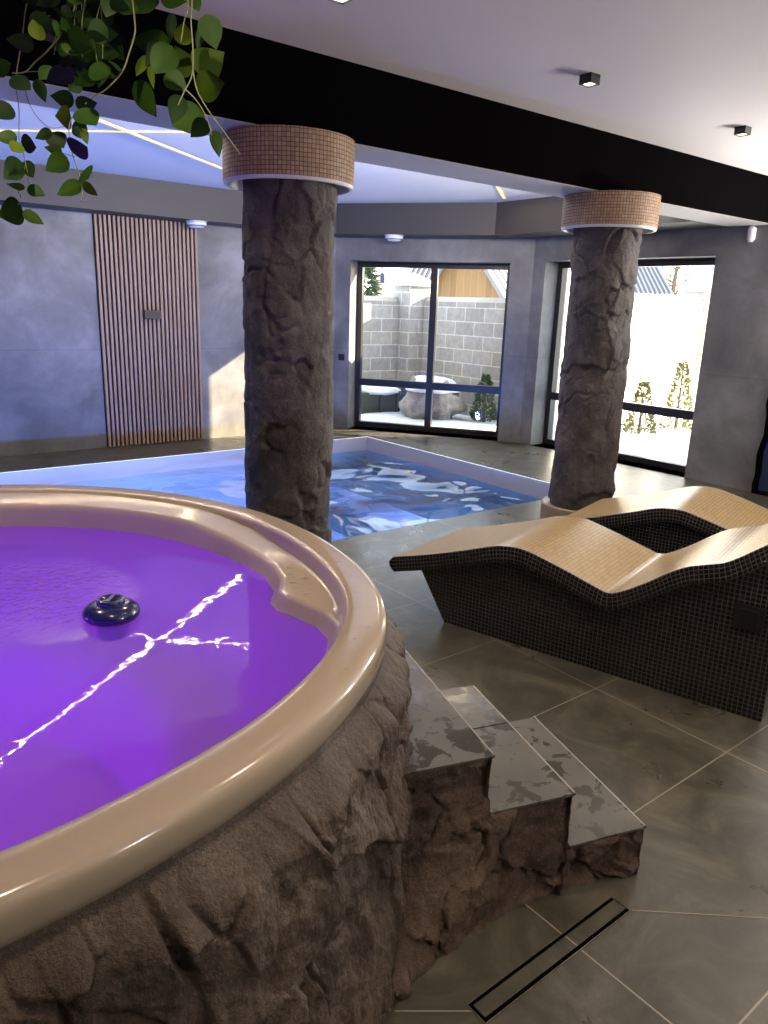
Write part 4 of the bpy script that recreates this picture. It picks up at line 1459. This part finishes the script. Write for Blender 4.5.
def sun_blocker():  # unseen block added to keep direct sun off the right window
    t = thing('sun_block', 'added unseen house-shaped block keeping sun off the right window', 'house', W(17, 3, 0))
    m = MB()
    m.ubox(14.0, 20.0, -0.3, 6.0, 0, 8.2)
    part(m, 'wall', 'render_white', t)
    m = MB()
    m.ubox(13.8, 20.1, -0.4, 6.2, 8.2, 8.4)
    part(m, 'roof', 'roof_metal', t)
    for v in (0.8, 3.6):
        for z in (1.2, 4.4):
            m = MB(); m.ubox(13.97, 14.0, v, v + 1.2, z, z + 1.3)
            part(m, 'window', 'panel_glass', t)
sun_blocker()
def houses():
    # timber gable behind the block wall
    A, B = px(418, 305, 22), px(516, 305, 20.5)
    t = thing('timber_gable', 'golden timber plank gable with metal roof above the yard wall', 'building', Vector((A.x, A.y, 0)))
    ax = (B - A); ax.z = 0
    L = ax.length; ax.normalize()
    bk = Vector((-ax.y, ax.x, 0))
    z0, ze, zr = 0.0, 1.62, 3.55
    P = lambda s, b, z: Vector((A.x, A.y, 0)) + ax * s + bk * b + Vector((0, 0, z))
    m = MB()
    mid = L * 0.5
    m.quad([P(0, 0, z0), P(L, 0, z0), P(L, 0, ze), P(mid, 0, zr), P(0, 0, ze)], [(0, 0), (L, 0), (L, ze), (mid, zr), (0, ze)])
    m.quad([P(0, 5, z0), P(0, 0, z0), P(0, 0, ze), P(0, 5, ze)], [(0, 0), (5, 0), (5, ze), (0, ze)])
    m.quad([P(L, 0, z0), P(L, 5, z0), P(L, 5, ze), P(L, 0, ze)], [(0, 0), (5, 0), (5, ze), (0, ze)])
    part(m, 'plank_wall', 'plank_wood', t)
    m = MB()
    for s0, s1 in ((-0.35, mid), (L + 0.35, mid)):
        zl = ze - (zr - ze) / mid * 0.35
        n = 12
        for i in range(n):                              # standing seams
            b = -0.35 + 5.5 * i / n
            sec = [(b, 0), (b + .36, 0), (b + .38, .05), (b + .44, .05), (b + .458, 0)]
            m.grid([[P(s0, q, zl + h) for q, h in sec], [P(s1, q, zr + .05 + h) for q, h in sec]])
        m.quad([P(s0, -.35, zl), P(s1, -.35, zr + .05), P(s1, -.35, zr - .12), P(s0, -.35, zl - .17)])
    part(m, 'roof', 'roof_metal', t)
    # corrugated lean-to roof left of it
    def ribbed(pts, n, name_label, mt='roof_metal'):
        a, b, c, d = pts                               # bottom left, bottom right, top right, top left
        t = thing('metal_roof_shed', name_label, 'building', Vector((a.x, a.y, 0)))
        m = MB()
        up = Vector((0, 0, 1))
        nr = (b - a).cross(d - a).normalized()
        r0, r1 = [], []
        for i in range(n * 4 + 1):
            f = i / (n * 4)
            h = nr * (0.06 if i % 4 in (1, 2) else 0)
            r0.append(a + (b - a) * f + h); r1.append(d + (c - d) * f + h)
        m.grid([r0, r1])
        part(m, 'ribbed_roof', mt, t)
        m = MB()
        m.quad([Vector((a.x, a.y, 0)), Vector((b.x, b.y, 0)), b, a])
        m.quad([Vector((b.x, b.y, 0)), Vector((c.x, c.y, 0)), c, b])
        part(m, 'wall', 'render_white', t)
    ribbed([px(392, 300, 24), px(428, 300, 24), px(446, 255, 26), px(418, 255, 26)], 6, 'grey ribbed metal roof left of the timber gable')
    ribbed([px(600, 296, 22), px(674, 294, 22), px(648, 248, 26), px(590, 248, 26)], 16, 'grey ribbed metal roof above the white wall')
    # pink house
    c = px(372, 300, 40)
    t = thing('house', 'pinkish house with pointed gable and arched window far behind', 'house', Vector((c.x, c.y, 0)))
    m = MB()
    Q = lambda x, y, d=40: px(x, y, d)
    g = lambda x: Vector((Q(x, 300).x, Q(x, 300).y, 0))
    m.quad([g(375), g(390), Q(390, 280), Q(382, 266), Q(375, 280)])
    m.quad([g(390), Vector((Q(410, 300, 50).x, Q(410, 300, 50).y, 0)), Q(410, 282, 50), Q(390, 280)])
    part(m, 'wall', 'house_pink', t)
    m = MB()
    m.quad([Q(373.5, 282, 39.8), Q(375, 280, 39.8), Q(382, 265.5, 39.8), Q(381.8, 262, 39.8)])
    m.quad([Q(391, 281, 39.8), Q(390, 279, 39.8), Q(382, 265.5, 39.8), Q(381.8, 262, 39.8)])
    m.quad([Q(390, 281, 40), Q(412, 283, 50), Q(416, 262, 56), Q(382, 265, 40)])
    part(m, 'roof', 'snow', t)
    m = MB()
    m.quad([Q(380.3, 283, 39.9), Q(384.3, 283, 39.9), Q(384.3, 275, 39.9), Q(382.3, 272, 39.9), Q(380.3, 275, 39.9)])
    part(m, 'window', 'panel_glass', t)
    # pale blue building
    c = px(705, 290, 30)
    t = thing('blue_building', 'pale blue building behind the end of the white wall', 'building', Vector((c.x, c.y, 0)))
    m = MB()
    g = lambda x, d=30: Vector((px(x, 300, d).x, px(x, 300, d).y, 0))
    m.quad([g(690), g(740), px(740, 262, 30), px(690, 262, 30)])
    m.quad([g(690), px(690, 262, 30), px(685, 262, 36), g(685, 36)])
    part(m, 'wall', 'shed_blue', t)
    m = MB()
    m.box(px(688, 261, 29.8), px(742, 261, 29.8) - px(688, 261, 29.8), (0, 1.5, 0), (0, 0, 0.3))
    part(m, 'roof', 'snow', t)
    # conifer at far left, bare tree at right
    def tree(c, h, label, seed, leafy):
        random.seed(seed)
        c = Vector(c)
        t = thing('tree', label, 'tree', c)
        m = MB()
        m.tube([c, c + Vector((0, 0, h * .5)), c + Vector((0.1, 0, h))], [.12, .08, .02], 7)
        if not leafy:
            for i in range(70):
                z = h * random.uniform(.25, .95)
                a = random.uniform(0, 6.28)
                L = random.uniform(.5, 1.5)
                p = c + Vector((0, 0, z))
                q = p + Vector((math.cos(a) * L, math.sin(a) * L, L * random.uniform(.4, 1)))
                m.tube([p, (p + q) / 2 + Vector((0, 0, -.08)), q], [.03, .02, .006], 4)
                for k in range(4):
                    f = random.uniform(.4, 1); b = p + (q - p) * f
                    e = b + Vector((random.uniform(-.5, .5), random.uniform(-.5, .5), random.uniform(.1, .6)))
                    m.tube([b, e], [.01, .004], 3)
        part(m, 'branches', 'bark', t)
        if leafy:
            m = MB()
            for i in range(1800):
                z = random.random()
                rr = h * .2 * (1 - z) * math.sqrt(random.random()) + .03
                a = random.uniform(0, 6.28)
                p = c + Vector((rr * math.cos(a), rr * math.sin(a), .3 + z * h))
                d = Vector((math.cos(a), math.sin(a), random.uniform(-.5, .4))).normalized()
                s = (Matrix.Rotation(random.uniform(0, 6.28), 3, d) @ d.orthogonal().normalized()) * .05
                m.quad([p - s, p + s, p + s * .3 + d * .3, p - s * .3 + d * .3])
            part(m, 'foliage', 'conifer', t)
    p = px(361, 300, 26); tree((p.x, p.y, 0), 4.2, 'green conifer tree far behind at the window left edge', 5, True)
    p = px(672, 300, 27); tree((p.x, p.y, 0), 5.0, 'bare winter tree beyond the white wall', 6, False)
houses()
